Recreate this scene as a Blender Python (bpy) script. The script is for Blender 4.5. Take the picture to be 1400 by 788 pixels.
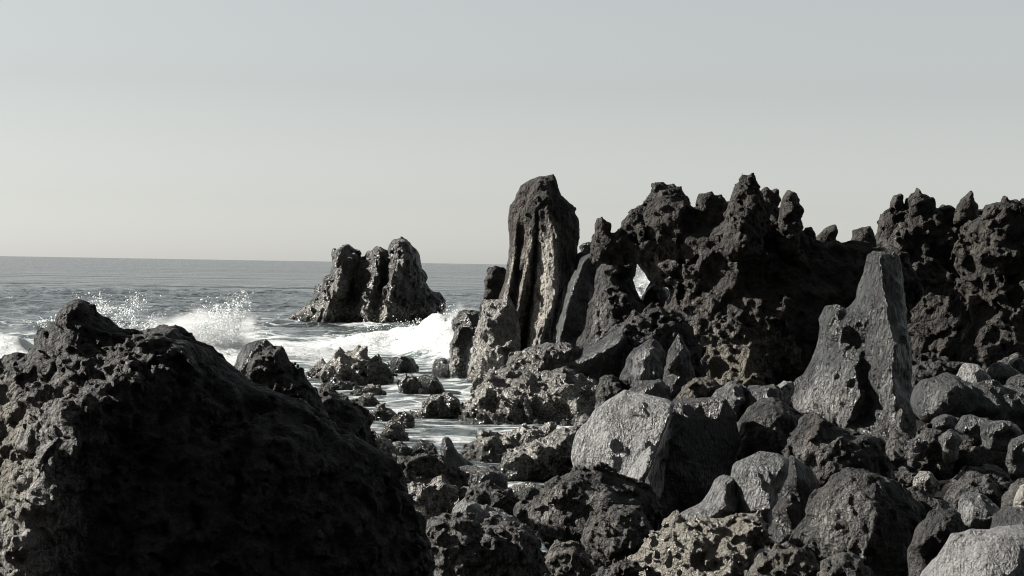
import bpy, math, random
import numpy as np
from mathutils import Vector, Matrix
from mathutils.geometry import delaunay_2d_cdt

for o in list(bpy.data.objects):
    bpy.data.objects.remove(o, do_unlink=True)
scene = bpy.context.scene
C = scene.collection

# ---------------------------------------------------------------- camera
FPX = 2807.0                      # focal length in pixels of a 1400 px wide frame
CAM = np.array((0.0, 0.0, 4.0))
PITCH = math.atan(32.3 / FPX)
ROLL = math.radians(0.95)
fw = np.array((0.0, math.cos(PITCH), -math.sin(PITCH)))
r0 = np.array((1.0, 0.0, 0.0))
u0 = np.cross(r0, fw)
rt = math.cos(ROLL) * r0 + math.sin(ROLL) * u0
up = -math.sin(ROLL) * r0 + math.cos(ROLL) * u0
cam_data = bpy.data.cameras.new('camera')
cam_data.sensor_width = 36.0
cam_data.lens = 36.0 * FPX / 1400.0
cam_data.clip_start = 0.1
cam_data.clip_end = 40000.0
cam = bpy.data.objects.new('camera', cam_data)
cam.matrix_world = Matrix(((rt[0], up[0], -fw[0], CAM[0]), (rt[1], up[1], -fw[1], CAM[1]),
                           (rt[2], up[2], -fw[2], CAM[2]), (0, 0, 0, 1)))
C.objects.link(cam)
scene.camera = cam
scene.cycles.filter_width = 1.1

# ---------------------------------------------------------------- sky, sun, exposure
SUN_AZ = math.radians(80.0)       # to the left of the view direction (+Y)
SUN_EL = math.radians(29.0)
to_sun = Vector((-math.cos(SUN_EL) * math.sin(SUN_AZ), math.cos(SUN_EL) * math.cos(SUN_AZ), math.sin(SUN_EL)))
world = bpy.data.worlds.new('World')
scene.world = world
world.use_nodes = True
wn, wl = world.node_tree.nodes, world.node_tree.links
wn.clear()
sky = wn.new('ShaderNodeTexSky')
sky.sky_type = 'NISHITA'
sky.sun_disc = False
sky.sun_elevation = SUN_EL
sky.sun_rotation = -SUN_AZ
sky.altitude = 0
sky.air_density = 1.0
sky.dust_density = 0.4
sky.ozone_density = 1.0
hs = wn.new('ShaderNodeHueSaturation')
hs.inputs['Saturation'].default_value = 0.17
hs.inputs['Value'].default_value = 0.69
bg = wn.new('ShaderNodeBackground')
bg.inputs['Strength'].default_value = 0.05
wo = wn.new('ShaderNodeOutputWorld')
wl.new(sky.outputs[0], hs.inputs['Color'])
tint = wn.new('ShaderNodeMix')
tint.data_type = 'RGBA'
tint.blend_type = 'MULTIPLY'
tint.inputs[0].default_value = 1.0
tint.inputs[7].default_value = (0.985, 1.0, 0.99, 1.0)
wl.new(hs.outputs[0], tint.inputs[6])
wl.new(tint.outputs[2], bg.inputs['Color'])
wl.new(bg.outputs[0], wo.inputs['Surface'])

sun_data = bpy.data.lights.new('sun', 'SUN')
sun_data.energy = 5.0
sun_data.angle = math.radians(0.5)
sun_data.color = (1.0, 0.955, 0.885)
sun = bpy.data.objects.new('sun', sun_data)
sun.rotation_euler = to_sun.to_track_quat('Z', 'Y').to_euler()
sun.location = (-30, 10, 30)
C.objects.link(sun)
scene.view_settings.view_transform = 'Standard'
scene.view_settings.look = 'None'
scene.view_settings.gamma = 1.0
scene.view_settings.exposure = 1.65

# ---------------------------------------------------------------- maths helpers
def at(px, py, D):
    return CAM + D * (fw + (px - 700.0) / FPX * rt + (394.0 - py) / FPX * up)

def hash3(ix, iy, iz, seed):
    h = (ix.astype(np.uint32) * np.uint32(374761393) + iy.astype(np.uint32) * np.uint32(668265263)
         + iz.astype(np.uint32) * np.uint32(2147483647) + np.uint32(seed * 1013904223 & 0xffffffff))
    h = (h ^ (h >> np.uint32(13))) * np.uint32(1274126177)
    h = (h ^ (h >> np.uint32(16))) * np.uint32(2246822519)
    return h ^ (h >> np.uint32(15))

def h01(h):
    return (h & np.uint32(0xffffff)).astype(np.float32) / np.float32(0xffffff)

def vnoise(p, seed):
    """smooth value noise in -1..1, p is (N,3)"""
    i = np.floor(p).astype(np.int32)
    f = (p - i).astype(np.float32)
    f = f * f * f * (f * (f * 6 - 15) + 10)
    out = np.zeros(len(p), np.float32)
    for dx in (0, 1):
        wx = f[:, 0] if dx else 1 - f[:, 0]
        for dy in (0, 1):
            wxy = wx * (f[:, 1] if dy else 1 - f[:, 1])
            for dz in (0, 1):
                w = wxy * (f[:, 2] if dz else 1 - f[:, 2])
                out += w * h01(hash3(i[:, 0] + dx, i[:, 1] + dy, i[:, 2] + dz, seed))
    return out * 2 - 1

ROT = np.array(((0.36, 0.48, -0.8), (-0.8, 0.6, 0.0), (0.48, 0.64, 0.6)), np.float32)
def fbm(p, seed, octv=4, gain=0.5, ridged=False):
    s, a, tot = np.zeros(len(p), np.float32), 1.0, 0.0
    q = p.astype(np.float32)
    for k in range(octv):
        n = vnoise(q, seed + 17 * k)
        if ridged:
            n = 1 - 2 * np.abs(n)
        s += a * n
        tot += a
        a *= gain
        q = q @ ROT * 2.03 + 11.3
    return s / tot

def facets(p, seed):
    """cell noise: (chisel planes, distance to the nearest cell centre)"""
    i = np.floor(p - 0.5).astype(np.int32)
    best = np.full(len(p), 9.0, np.float32)
    second = np.full(len(p), 9.0, np.float32)
    val = np.zeros(len(p), np.float32)
    for dx in (0, 1):
        for dy in (0, 1):
            for dz in (0, 1):
                cx, cy, cz = i[:, 0] + dx, i[:, 1] + dy, i[:, 2] + dz
                h1 = hash3(cx, cy, cz, seed)
                h2 = hash3(cx, cy, cz, seed + 5)
                j = [(h & np.uint32(1023)).astype(np.float32) / 1023 for h in (h1, h1 >> np.uint32(10), h1 >> np.uint32(20))]
                g = [(h & np.uint32(1023)).astype(np.float32) / 511.5 - 1 for h in (h2, h2 >> np.uint32(10), h2 >> np.uint32(20))]
                ex = p[:, 0] - (cx + 0.15 + 0.7 * j[0])
                ey = p[:, 1] - (cy + 0.15 + 0.7 * j[1])
                ez = p[:, 2] - (cz + 0.15 + 0.7 * j[2])
                d = ex * ex + ey * ey + ez * ez
                v = ex * g[0] + ey * g[1] + ez * g[2]
                m = d < best
                second = np.where(m, best, np.minimum(second, d))
                val = np.where(m, v, val)
                best = np.where(m, d, best)
    return val, np.sqrt(best), np.sqrt(second)

def planes(p, seed, n=5):
    """sum of folded planes: flat facets that meet in sharp creases, -1..1"""
    r = np.random.default_rng(seed)
    s = np.zeros(len(p), np.float32)
    for _ in range(n):
        d = r.normal(0, 1, 3); d /= np.linalg.norm(d)
        t = (p @ d.astype(np.float32)) * np.float32(r.uniform(.75, 1.3)) + np.float32(r.random())
        s += 4 * np.abs(t - np.floor(t) - 0.5) - 1
    return s / n

def surface_nets(F):
    """zero surface of a grid (negative inside) as vertices in grid units and quads"""
    nx, ny, nz = F.shape
    S = F < 0
    cnt = np.zeros((nx - 1, ny - 1, nz - 1), np.int8)
    cor = [(a, b, c) for a in (0, 1) for b in (0, 1) for c in (0, 1)]
    for a, b, c in cor:
        cnt += S[a:nx - 1 + a, b:ny - 1 + b, c:nz - 1 + c]
    act = np.argwhere((cnt > 0) & (cnt < 8))
    X, Y, Z = act.T
    val = {k: F[X + k[0], Y + k[1], Z + k[2]] for k in cor}
    acc = np.zeros((len(act), 3), np.float32)
    num = np.zeros(len(act), np.float32)
    for k0 in cor:
        for ax in range(3):
            if k0[ax]:
                continue
            k1 = tuple(1 if q == ax else k0[q] for q in range(3))
            a, b = val[k0], val[k1]
            m = (a < 0) != (b < 0)
            t = np.where(m, a / np.where(m, a - b, 1), 0)
            for q in range(3):
                acc[:, q] += np.where(m, (t if q == ax else k0[q]), 0)
            num += m
    V = act + acc / num[:, None]
    idx = np.full(cnt.shape, -1, np.int32)
    idx[X, Y, Z] = np.arange(len(act))
    quads = []
    for ax in range(3):
        o1, o2 = (ax + 1) % 3, (ax + 2) % 3
        lo = [slice(None)] * 3; hi = [slice(None)] * 3
        lo[ax] = slice(0, -1); hi[ax] = slice(1, None)
        for q in (o1, o2):
            lo[q] = slice(1, -1); hi[q] = slice(1, -1)
        A, B = S[tuple(lo)], S[tuple(hi)]
        e = np.argwhere(A != B)
        fl = A[tuple(e.T)]
        e[:, o1] += 1; e[:, o2] += 1
        def ci(d1, d2):
            c = e.copy(); c[:, o1] -= d1; c[:, o2] -= d2
            return idx[tuple(c.T)]
        q = np.stack((ci(1, 1), ci(0, 1), ci(0, 0), ci(1, 0)), 1)
        q[~fl] = q[~fl][:, ::-1]
        quads.append(q)
    return V, np.concatenate(quads)

def biggest(V, Q):
    """keep the largest connected piece"""
    lab = np.arange(len(V))
    E = np.concatenate((Q[:, (0, 1)], Q[:, (1, 2)], Q[:, (2, 3)]))
    while True:
        m = np.minimum(lab[E[:, 0]], lab[E[:, 1]])
        new = lab.copy()
        np.minimum.at(new, E[:, 0], m)
        np.minimum.at(new, E[:, 1], m)
        np.minimum.at(new, lab[E[:, 0]], m)
        np.minimum.at(new, lab[E[:, 1]], m)
        new = new[new]
        new = new[new]
        if (new == lab).all(): break
        lab = new
    cnt = np.bincount(lab, minlength=len(V))
    keep = lab == cnt.argmax()
    idx = np.cumsum(keep) - 1
    return V[keep], idx[Q[keep[Q[:, 0]]]]

def coarsen(V, Q, far):
    """triangles, with the vertices of the far side and the buried foot merged into coarse cells"""
    T = np.concatenate((Q[:, (0, 1, 2)], Q[:, (0, 2, 3)]))
    key = np.floor(V / 2.6).astype(np.int64)
    key = (key[:, 0] * 4096 + key[:, 1]) * 4096 + key[:, 2]
    key = np.where(far, key, (1 << 50) + np.arange(len(V)))
    _, inv = np.unique(key, return_inverse=True)
    n = inv.max() + 1
    c = np.bincount(inv, minlength=n)
    W = np.stack([np.bincount(inv, V[:, q], n) / c for q in range(3)], 1)
    T = inv[T]
    T = T[(T[:, 0] != T[:, 1]) & (T[:, 1] != T[:, 2]) & (T[:, 0] != T[:, 2])]
    _, u = np.unique(np.sort(T, 1), axis=0, return_index=True)
    return W, T[np.sort(u)]

def mesh_from(name, V, Q, attrs=None, smooth=True):
    me = bpy.data.meshes.new(name)
    n, m, k = len(V), len(Q), Q.shape[1]
    me.vertices.add(n)
    me.vertices.foreach_set('co', np.ascontiguousarray(V, np.float32).ravel())
    me.loops.add(m * k)
    me.loops.foreach_set('vertex_index', np.ascontiguousarray(Q, np.int32).ravel())
    me.polygons.add(m)
    me.polygons.foreach_set('loop_start', np.arange(0, m * k, k, dtype=np.int32))
    if smooth:
        me.polygons.foreach_set('use_smooth', np.ones(m, bool))
    for an, av in (attrs or {}).items():
        a = me.attributes.new(an, 'FLOAT', 'POINT')
        a.data.foreach_set('value', np.ascontiguousarray(av, np.float32))
    me.update(calc_edges=True)
    return me

def tag(o, label=None, cat=None, group=None, kind=None):
    if label: o['label'] = label
    if cat: o['category'] = cat
    if group: o['group'] = group
    if kind: o['kind'] = kind
    return o

# ---------------------------------------------------------------- materials
def nodes_of(name):
    m = bpy.data.materials.new(name)
    m.use_nodes = True
    nt = m.node_tree
    nt.nodes.clear()
    return m, nt

class NB:
    def __init__(s, nt): s.nt = nt
    def n(s, t, **kw):
        x = s.nt.nodes.new(t)
        for k, v in kw.items(): setattr(x, k, v)
        return x
    def put(s, sock, v):
        if v is None: return
        if hasattr(v, 'is_output'): s.nt.links.new(v, sock)
        else: sock.default_value = v
    def math(s, op, a, b=None, c=None, clamp=False):
        x = s.n('ShaderNodeMath', operation=op, use_clamp=clamp)
        s.put(x.inputs[0], a); s.put(x.inputs[1], b); s.put(x.inputs[2], c)
        return x.outputs[0]
    def mix(s, f, a, b):
        x = s.n('ShaderNodeMix', data_type='RGBA')
        s.put(x.inputs[0], f)
        for q, v in ((6, a), (7, b)):
            s.put(x.inputs[q], v if hasattr(v, 'is_output') else (*v, 1))
        return x.outputs[2]
    def ramp(s, v, lo, hi, a=0.0, b=1.0):
        x = s.n('ShaderNodeMapRange', interpolation_type='SMOOTHSTEP')
        s.put(x.inputs[0], v); s.put(x.inputs[1], lo); s.put(x.inputs[2], hi); s.put(x.inputs[3], a); s.put(x.inputs[4], b)
        return x.outputs[0]
    def noise(s, vec, scale, detail=4, rough=0.55, dist=0.0):
        x = s.n('ShaderNodeTexNoise')
        s.put(x.inputs['Vector'], vec); x.inputs['Scale'].default_value = scale
        x.inputs['Detail'].default_value = detail; x.inputs['Roughness'].default_value = rough
        x.inputs['Distortion'].default_value = dist
        return x.outputs[0]
    def vor(s, vec, scale, feature='F1'):
        x = s.n('ShaderNodeTexVoronoi', feature=feature)
        s.put(x.inputs['Vector'], vec); x.inputs['Scale'].default_value = scale
        return x
    def vscale(s, vec, sc, rot=(0, 0, 0)):
        x = s.n('ShaderNodeMapping')
        s.put(x.inputs[0], vec); x.inputs['Scale'].default_value = sc; x.inputs['Rotation'].default_value = rot
        return x.outputs[0]
    def attr(s, name, typ='GEOMETRY'):
        x = s.n('ShaderNodeAttribute', attribute_name=name, attribute_type=typ)
        return x.outputs['Fac']

def rock_material(name, dark, mid, pale, tan, bump, rough, streak=0.0, barn=1.0, spec=0.15, rust=(0.075, 0.055, 0.036)):
    m, nt = nodes_of(name)
    b = NB(nt)
    tc = b.n('ShaderNodeTexCoord').outputs['Object']
    oi = b.n('ShaderNodeObjectInfo').outputs['Random']
    off = b.n('ShaderNodeVectorMath', operation='ADD')
    nt.links.new(tc, off.inputs[0])
    cmb = b.n('ShaderNodeCombineXYZ')
    for q in range(3): nt.links.new(b.math('MULTIPLY', oi, 900.0 + 300 * q), cmb.inputs[q])
    nt.links.new(cmb.outputs[0], off.inputs[1])
    P = off.outputs[0]
    pos = b.n('ShaderNodeNewGeometry').outputs['Position']
    z = b.n('ShaderNodeSeparateXYZ'); nt.links.new(pos, z.inputs[0]); z = z.outputs[2]
    big = b.noise(P, 1 / 38, 5, 0.6)
    med = b.noise(P, 1 / 9, 6, 0.65, 0.4)
    fine = b.noise(P, 1 / 2.6, 5, 0.7)
    st = b.noise(b.vscale(P, (1.0, 1.0, 0.28), (0.0, 0.35, 0.0)), 1 / 5, 5, 0.6, 0.8)
    tone = b.attr('tone'); tanv = b.attr('tan')
    c = b.mix(b.ramp(b.math('ADD', b.math('ADD', big, b.math('MULTIPLY', med, 0.6)), b.math('MULTIPLY', b.math('MINIMUM', tone, 0.0), 0.4)), 0.62, 1.0), dark, mid)  # negative tone darkens the colour of rocks meant to look shaded
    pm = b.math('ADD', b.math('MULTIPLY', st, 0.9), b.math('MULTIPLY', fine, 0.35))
    pmask = b.ramp(b.math('ADD', pm, b.math('MULTIPLY', tone, 0.45)), 0.66, 1.14)  # high tone: pale rock, and sunlit sides painted paler
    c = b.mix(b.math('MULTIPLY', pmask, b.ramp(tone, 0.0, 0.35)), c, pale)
    tm = b.ramp(b.math('ADD', b.math('ADD', med, b.math('MULTIPLY', fine, 0.4)), b.math('MULTIPLY', tanv, 0.7)), 0.8, 1.2)
    c = b.mix(b.math('MULTIPLY', tm, b.ramp(tanv, 0.0, 0.4)), c, tan)
    c = b.mix(b.ramp(fine, 0.38, 0.72, 0.55, 0.0), c, (0.012, 0.012, 0.013))
    rst = b.ramp(b.noise(P, 1 / 60, 6, 0.65, 0.6), 0.52, 0.72)
    c = b.mix(b.math('MULTIPLY', rst, 0.16), c, rust)
    # barnacles and dried salt in the tide band
    v = b.vor(P, 1 / 3.2).outputs['Distance']
    zz = b.math('ADD', z, b.math('MULTIPLY', b.math('SUBTRACT', big, 0.5), 1.1))
    band = b.math('MULTIPLY', b.ramp(zz, 1.6, 0.5), b.ramp(b.math('ADD', med, b.math('MULTIPLY', fine, 0.5)), 0.56, 0.86))
    band = b.math('MULTIPLY', band, b.ramp(v, 0.65, 0.3))
    c = b.mix(b.math('MULTIPLY', band, barn), c, (0.28, 0.265, 0.235))
    wet = b.ramp(zz, 0.75, 0.15)
    c = b.mix(b.math('MULTIPLY', wet, 0.75), c, (0.012, 0.013, 0.012))
    ro = b.math('SUBTRACT', b.ramp(fine, 0.3, 0.7, rough - 0.08, rough + 0.1), b.math('MULTIPLY', wet, 0.3))
    px = b.attr('px', 'OBJECT')
    wv = b.n('ShaderNodeTexNoise'); nt.links.new(P, wv.inputs['Vector']); wv.inputs['Scale'].default_value = 1 / 14; wv.inputs['Detail'].default_value = 3
    wa = b.n('ShaderNodeVectorMath', operation='SCALE'); nt.links.new(wv.outputs['Color'], wa.inputs[0]); wa.inputs['Scale'].default_value = 14.0
    wp = b.n('ShaderNodeVectorMath', operation='ADD'); nt.links.new(P, wp.inputs[0]); nt.links.new(wa.outputs[0], wp.inputs[1])
    v1 = b.vor(wp.outputs[0], 1 / 13); v1.distance = 'MANHATTAN'
    v2 = b.vor(wp.outputs[0], 1 / 5.5); v2.distance = 'MANHATTAN'
    hgt = b.math('ADD', b.math('MULTIPLY', v1.outputs['Distance'], -0.75), b.math('MULTIPLY', v2.outputs['Distance'], -0.4))
    hgt = b.math('ADD', hgt, b.math('ADD', b.math('MULTIPLY', med, 1.3), b.math('MULTIPLY', fine, 0.5)))
    if streak: hgt = b.math('ADD', hgt, b.math('MULTIPLY', st, streak))
    bp = b.n('ShaderNodeBump'); bp.inputs['Strength'].default_value = 1.0
    nt.links.new(b.math('MULTIPLY', px, bump), bp.inputs['Distance'])
    nt.links.new(hgt, bp.inputs['Height'])
    pr = b.n('ShaderNodeBsdfPrincipled')
    nt.links.new(c, pr.inputs['Base Color']); nt.links.new(ro, pr.inputs['Roughness'])
    nt.links.new(bp.outputs[0], pr.inputs['Normal'])
    pr.inputs['Specular IOR Level'].default_value = spec
    out = b.n('ShaderNodeOutputMaterial')
    nt.links.new(pr.outputs[0], out.inputs['Surface'])
    return m

TAN = (0.115, 0.104, 0.080)
M = {
    'clinker': rock_material('clinker_basalt', (0.009, 0.009, 0.0095), (0.052, 0.051, 0.048), (0.28, 0.272, 0.255), TAN, 6.0, 0.6, 0, 0.25),
    'brown':   rock_material('brown_clinker', (0.013, 0.011, 0.009), (0.047, 0.042, 0.036), (0.34, 0.32, 0.285), TAN, 6.0, 0.65, 0, 0),
    'smooth':  rock_material('smooth_basalt', (0.010, 0.010, 0.0105), (0.040, 0.045, 0.044), (0.245, 0.245, 0.242), TAN, 2.6, 0.34, 3.4, 0.1, 0.32),
    'tide':    rock_material('tidal_basalt', (0.010, 0.010, 0.009), (0.060, 0.056, 0.049), (0.25, 0.238, 0.213), TAN, 5.0, 0.36, 0, 1, 0.4),
    'cobble':  rock_material('cobble_basalt', (0.008, 0.008, 0.008), (0.030, 0.028, 0.026), (0.10, 0.095, 0.085), TAN, 4.0, 0.6, 0, 0.15),
}

# ---------------------------------------------------------------- rock builder
def raster_tin(pts, vals, edges, U, W):
    """piecewise-linear interpolation of vals (k columns) at grid U x W"""
    res = delaunay_2d_cdt([Vector((p[0], p[1])) for p in pts], edges, [], 0, 1e-4)
    vo, fo, orig = res[0], res[2], res[3]
    nv = []
    for i, o in enumerate(orig):
        if o: nv.append(vals[o[0]])
        else:
            d = [(v0[0] - vo[i][0]) ** 2 + (v0[1] - vo[i][1]) ** 2 for v0 in pts]
            nv.append(vals[int(np.argmin(d))])
    nv = np.array(nv, np.float32)
    k = nv.shape[1]
    out = np.zeros((len(U), len(W), k), np.float32)
    h = U[1] - U[0]
    for f in fo:
        a, b, c = (np.array(vo[q]) for q in f[:3])
        i0 = max(0, int((min(a[0], b[0], c[0]) - U[0]) / h)); i1 = min(len(U), int((max(a[0], b[0], c[0]) - U[0]) / h) + 2)
        j0 = max(0, int((min(a[1], b[1], c[1]) - W[0]) / h)); j1 = min(len(W), int((max(a[1], b[1], c[1]) - W[0]) / h) + 2)
        if i1 <= i0 or j1 <= j0: continue
        gx, gy = np.meshgrid(U[i0:i1], W[j0:j1], indexing='ij')
        det = (b[1] - c[1]) * (a[0] - c[0]) + (c[0] - b[0]) * (a[1] - c[1])
        if abs(det) < 1e-9: continue
        l0 = ((b[1] - c[1]) * (gx - c[0]) + (c[0] - b[0]) * (gy - c[1])) / det
        l1 = ((c[1] - a[1]) * (gx - c[0]) + (a[0] - c[0]) * (gy - c[1])) / det
        l2 = 1 - l0 - l1
        m = (l0 > -1e-3) & (l1 > -1e-3) & (l2 > -1e-3)
        v = l0[..., None] * nv[f[0]] + l1[..., None] * nv[f[1]] + l2[..., None] * nv[f[2]]
        out[i0:i1, j0:j1][m] = v[m]
    return out

def poly_sd(poly, U, W):
    gx, gy = np.meshgrid(U, W, indexing='ij')
    d = np.full(gx.shape, 1e9, np.float32)
    ins = np.zeros(gx.shape, bool)
    n = len(poly)
    for i in range(n):
        x0, y0 = poly[i][:2]; x1, y1 = poly[(i + 1) % n][:2]
        ex, ey = x1 - x0, y1 - y0
        t = np.clip(((gx - x0) * ex + (gy - y0) * ey) / max(ex * ex + ey * ey, 1e-9), 0, 1)
        d = np.minimum(d, (gx - x0 - t * ex) ** 2 + (gy - y0 - t * ey) ** 2)
        cr = ((y0 > gy) != (y1 > gy)) & (gx < (x1 - x0) * (gy - y0) / ((y1 - y0) if y1 != y0 else 1e-9) + x0)
        ins ^= cr
    d = np.sqrt(d)
    return np.where(ins, -d, d).astype(np.float32)

def blur(A, k):
    for _ in range(k):
        P = np.pad(A, [(1, 1), (1, 1)] + [(0, 0)] * (A.ndim - 2), mode='edge')
        A = (P[:-2, 1:-1] + P[2:, 1:-1] + P[1:-1, :-2] + P[1:-1, 2:] + 2 * P[1:-1, 1:-1]) / 6
    return A

SEED = [1]
def rock(name, D, outline, ctrl=(), back=None, bulge=None, lump=(4, 26), chip=(3, 14), grain=(1.2, 6),
         mat='clinker', tone=0.0, tan=0.0, h=2.0, soft=2, stretch=(1, 1, 1), label=None, cat='rock',
         group=None, parent=None, drop=12):
    """A rock with the given outline (x, y[, t]) and relief points (x, y, t[, tone[, tan]]), t = how far it stands
    out towards the viewer, all in picture units that one object scale turns into metres at distance D."""
    SEED[0] += 1
    seed = SEED[0] * 7
    if drop:                                         # root the rock in what it stands on
        yl = max(p[1] for p in outline); yh = min(p[1] for p in outline)
        outline = [(p[0], p[1] + drop, *p[2:]) if p[1] > yl - 0.16 * (yl - yh) else p for p in outline]
    xs = [p[0] for p in outline]; ys = [p[1] for p in outline]
    wdt, hgt = max(xs) - min(xs), max(ys) - min(ys)
    size = min(wdt, hgt)
    h *= 1.1
    if back is None: back = 0.42 * size
    if bulge is None: bulge = 0.10 * size if ctrl else 0.38 * size
    mg = lump[0] + chip[0] + 3 * h
    U = np.arange(min(xs) - mg, max(xs) + mg + h, h, dtype=np.float32)
    W = np.arange(min(ys) - mg, max(ys) + mg + h, h, dtype=np.float32)
    d2 = poly_sd(outline, U, W)
    chains, flat = [], []
    for p in ctrl:                                   # a list of points is a ridge or groove line
        if isinstance(p, list):
            chains += [(len(outline) + len(flat) + q, len(outline) + len(flat) + q + 1) for q in range(len(p) - 1)]
            flat += p
        else:
            flat.append(p)
    ctrl = flat
    pts = [(p[0], p[1]) for p in outline] + [(p[0], p[1]) for p in ctrl]
    vals = [((p[2] if len(p) > 2 else 0.0), tone, tan) for p in outline] + \
           [(p[2], p[3] if len(p) > 3 else tone, p[4] if len(p) > 4 else tan) for p in ctrl]
    n = len(outline)
    tin = raster_tin(pts, vals, [(i, (i + 1) % n) for i in range(n)] + chains, U, W)
    tin = np.where((d2 > 0)[..., None], np.array((0, tone, tan), np.float32), tin)
    tin = blur(tin, soft)
    R = max(0.30 * size, 4.0)
    prof = np.sqrt(np.clip(1 - (1 - np.clip(-d2 / R, 0, 1)) ** 2, 0, 1))
    tf = tin[..., 0] + bulge * prof
    tb = -back * (0.25 + 0.75 * prof)
    g0, g1 = np.gradient(tf, h)
    sl = np.sqrt(1 + np.minimum(g0 * g0 + g1 * g1, 9))
    b0, b1 = np.gradient(tb, h)
    sb = np.sqrt(1 + np.minimum(b0 * b0 + b1 * b1, 9))
    T = np.arange(-back - mg, float(tf.max()) + mg + h, h, dtype=np.float32)
    F = np.maximum((T[None, :, None] - tf[:, None, :]) / sl[:, None, :], (tb[:, None, :] - T[None, :, None]) / sb[:, None, :])
    F = np.maximum(F, d2[:, None, :])
    bw = lump[0] + chip[0] + grain[0] + 2 * h
    I = np.argwhere(np.abs(F) < bw)
    p = np.stack((U[I[:, 0]], T[I[:, 1]], W[I[:, 2]]), 1).astype(np.float32)
    F0 = F[I[:, 0], I[:, 1], I[:, 2]]
    G = np.stack([a[I[:, 0], I[:, 1], I[:, 2]] for a in np.gradient(F, h)], 1)
    G /= np.maximum(np.linalg.norm(G, axis=1), 0.3)[:, None]
    pj = p - G * F0[:, None]                         # foot point on the plain surface: noise moves it along its normal
    ps = pj * np.array(stretch, np.float32)
    front = p[:, 1] > -0.3 * back                    # the far side gets the coarse shape only
    warp = np.stack([vnoise(ps / lump[1] * 1.3 + 31 * q, seed + q) for q in range(3)], 1) * (0.35 * lump[1])
    dn = lump[0] * fbm(ps / lump[1], seed, 3)
    if chip[0] > 0:
        vary = np.clip(1.0 + 0.9 * vnoise(ps / (3.2 * chip[1]) + 5, seed + 21), 0.35, 1.9)
        if mat == 'smooth':                          # broad flat breaks and fine streaks
            dn += chip[0] * 3.0 * planes((ps + warp * 0.3) / (2.8 * chip[1]), seed + 3, 4)
            q, vq = ps[front], vary[front]
            d1 = chip[0] * 1.1 * vq * planes(q / (1.2 * chip[1]), seed + 4, 4)
            d1 += grain[0] * 1.1 * vq * planes(q / (1.6 * grain[1]), seed + 15)
            d1 -= (0.5 * chip[0] + 0.4 * grain[0]) * fbm((q + 0.3 * warp[front]) * np.array((1.0, 1.0, .35), np.float32) / (0.8 * chip[1]), seed + 6, 3, .55, True)
            dn[front] += np.where(d1 > 0, 0.5 * d1, d1)
        else:                                        # clinker: broken knobs with joints between
            p3 = p * np.array(stretch, np.float32)
            fv, f1, f2 = facets((p3 + warp * 0.6) / (1.6 * chip[1]), seed + 3)
            dn += chip[0] * (1.7 * fv + 0.4 * (0.2 - np.minimum(f2 - f1, 0.2)))
            dn += chip[0] * 1.3 * planes((ps + warp * 0.3) / (2.6 * chip[1]), seed + 7, 4)
            q, wq, vq = p3[front], warp[front], vary[front]
            d1 = chip[0] * 0.9 * vq * facets((q + wq * 0.5) / (0.75 * chip[1]), seed + 4)[0]
            d1 -= chip[0] * 0.8 * vq * fbm((q + wq * 0.4) / (1.1 * chip[1]), seed + 6, 3, .55, True)
            ck = np.abs(vnoise((q * np.array((1.0, 1.0, .45), np.float32) + wq * 0.4) / (1.4 * chip[1]) + 9, seed + 14))
            d1 += 0.6 * chip[0] * np.clip(1 - ck / 0.08, 0, 1)
            d1 += grain[0] * (0.9 * vq * facets((q + wq * 0.3) / grain[1], seed + 15)[0] + 0.9 * planes(ps[front] / (1.6 * grain[1]), seed + 16) + 0.5 * fbm(q / grain[1], seed + 9, 2))
            dn[front] += np.where(d1 > 0, 0.7 * d1, d1)
    if n >= 22:                                      # a closely drawn outline keeps its own crags
        dn *= np.clip(0.6 - 0.4 * d2[I[:, 0], I[:, 2]] / 10.0, 0.5, 1.0)
    Fb = F[I[:, 0], I[:, 1], I[:, 2]] + dn
    F[I[:, 0], I[:, 1], I[:, 2]] = Fb
    F[1:-1, 1:-1, 1:-1] = 0.58 * F[1:-1, 1:-1, 1:-1] + 0.07 * (F[2:, 1:-1, 1:-1] + F[:-2, 1:-1, 1:-1] + F[1:-1, 2:, 1:-1] + F[1:-1, :-2, 1:-1] + F[1:-1, 1:-1, 2:] + F[1:-1, 1:-1, :-2])
    for sl_ in ((0, slice(None), slice(None)), (-1, slice(None), slice(None)), (slice(None), 0, slice(None)),
                (slice(None), -1, slice(None)), (slice(None), slice(None), 0), (slice(None), slice(None), -1)):
        F[sl_] = np.maximum(F[sl_], 1.0)
    V, Q = biggest(*surface_nets(F))
    V, Q = coarsen(V, Q, (T[0] + V[:, 1] * h < -0.22 * back) | (W[0] + V[:, 2] * h > max(ys) - 9))
    i = np.clip(np.round(V[:, 0]).astype(int), 0, len(U) - 1); j = np.clip(np.round(V[:, 2]).astype(int), 0, len(W) - 1)
    at_ = {'tone': tin[i, j, 1], 'tan': tin[i, j, 2]}
    u = U[0] + V[:, 0] * h; t = T[0] + V[:, 1] * h; w = W[0] + V[:, 2] * h
    cx, cy = (min(xs) + max(xs)) / 2, max(ys)
    me = mesh_from(name, np.stack((u - cx, -t, cy - w), 1), Q, at_, smooth=(mat == 'smooth'))
    me.materials.append(M[mat])
    o = bpy.data.objects.new(name, me)
    C.objects.link(o)
    s = D / FPX
    loc = at(cx, cy, D)
    o['px'] = s
    rotm = Matrix(((rt[0], fw[0], up[0]), (rt[1], fw[1], up[1]), (rt[2], fw[2], up[2])))
    o.rotation_euler = rotm.to_euler()
    o.scale = (s, s, s)
    if parent is not None:
        o.parent = parent
        loc = loc - np.array(parent.location)
    o.location = loc
    if parent is None: tag(o, label, cat, group)
    return o

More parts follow.
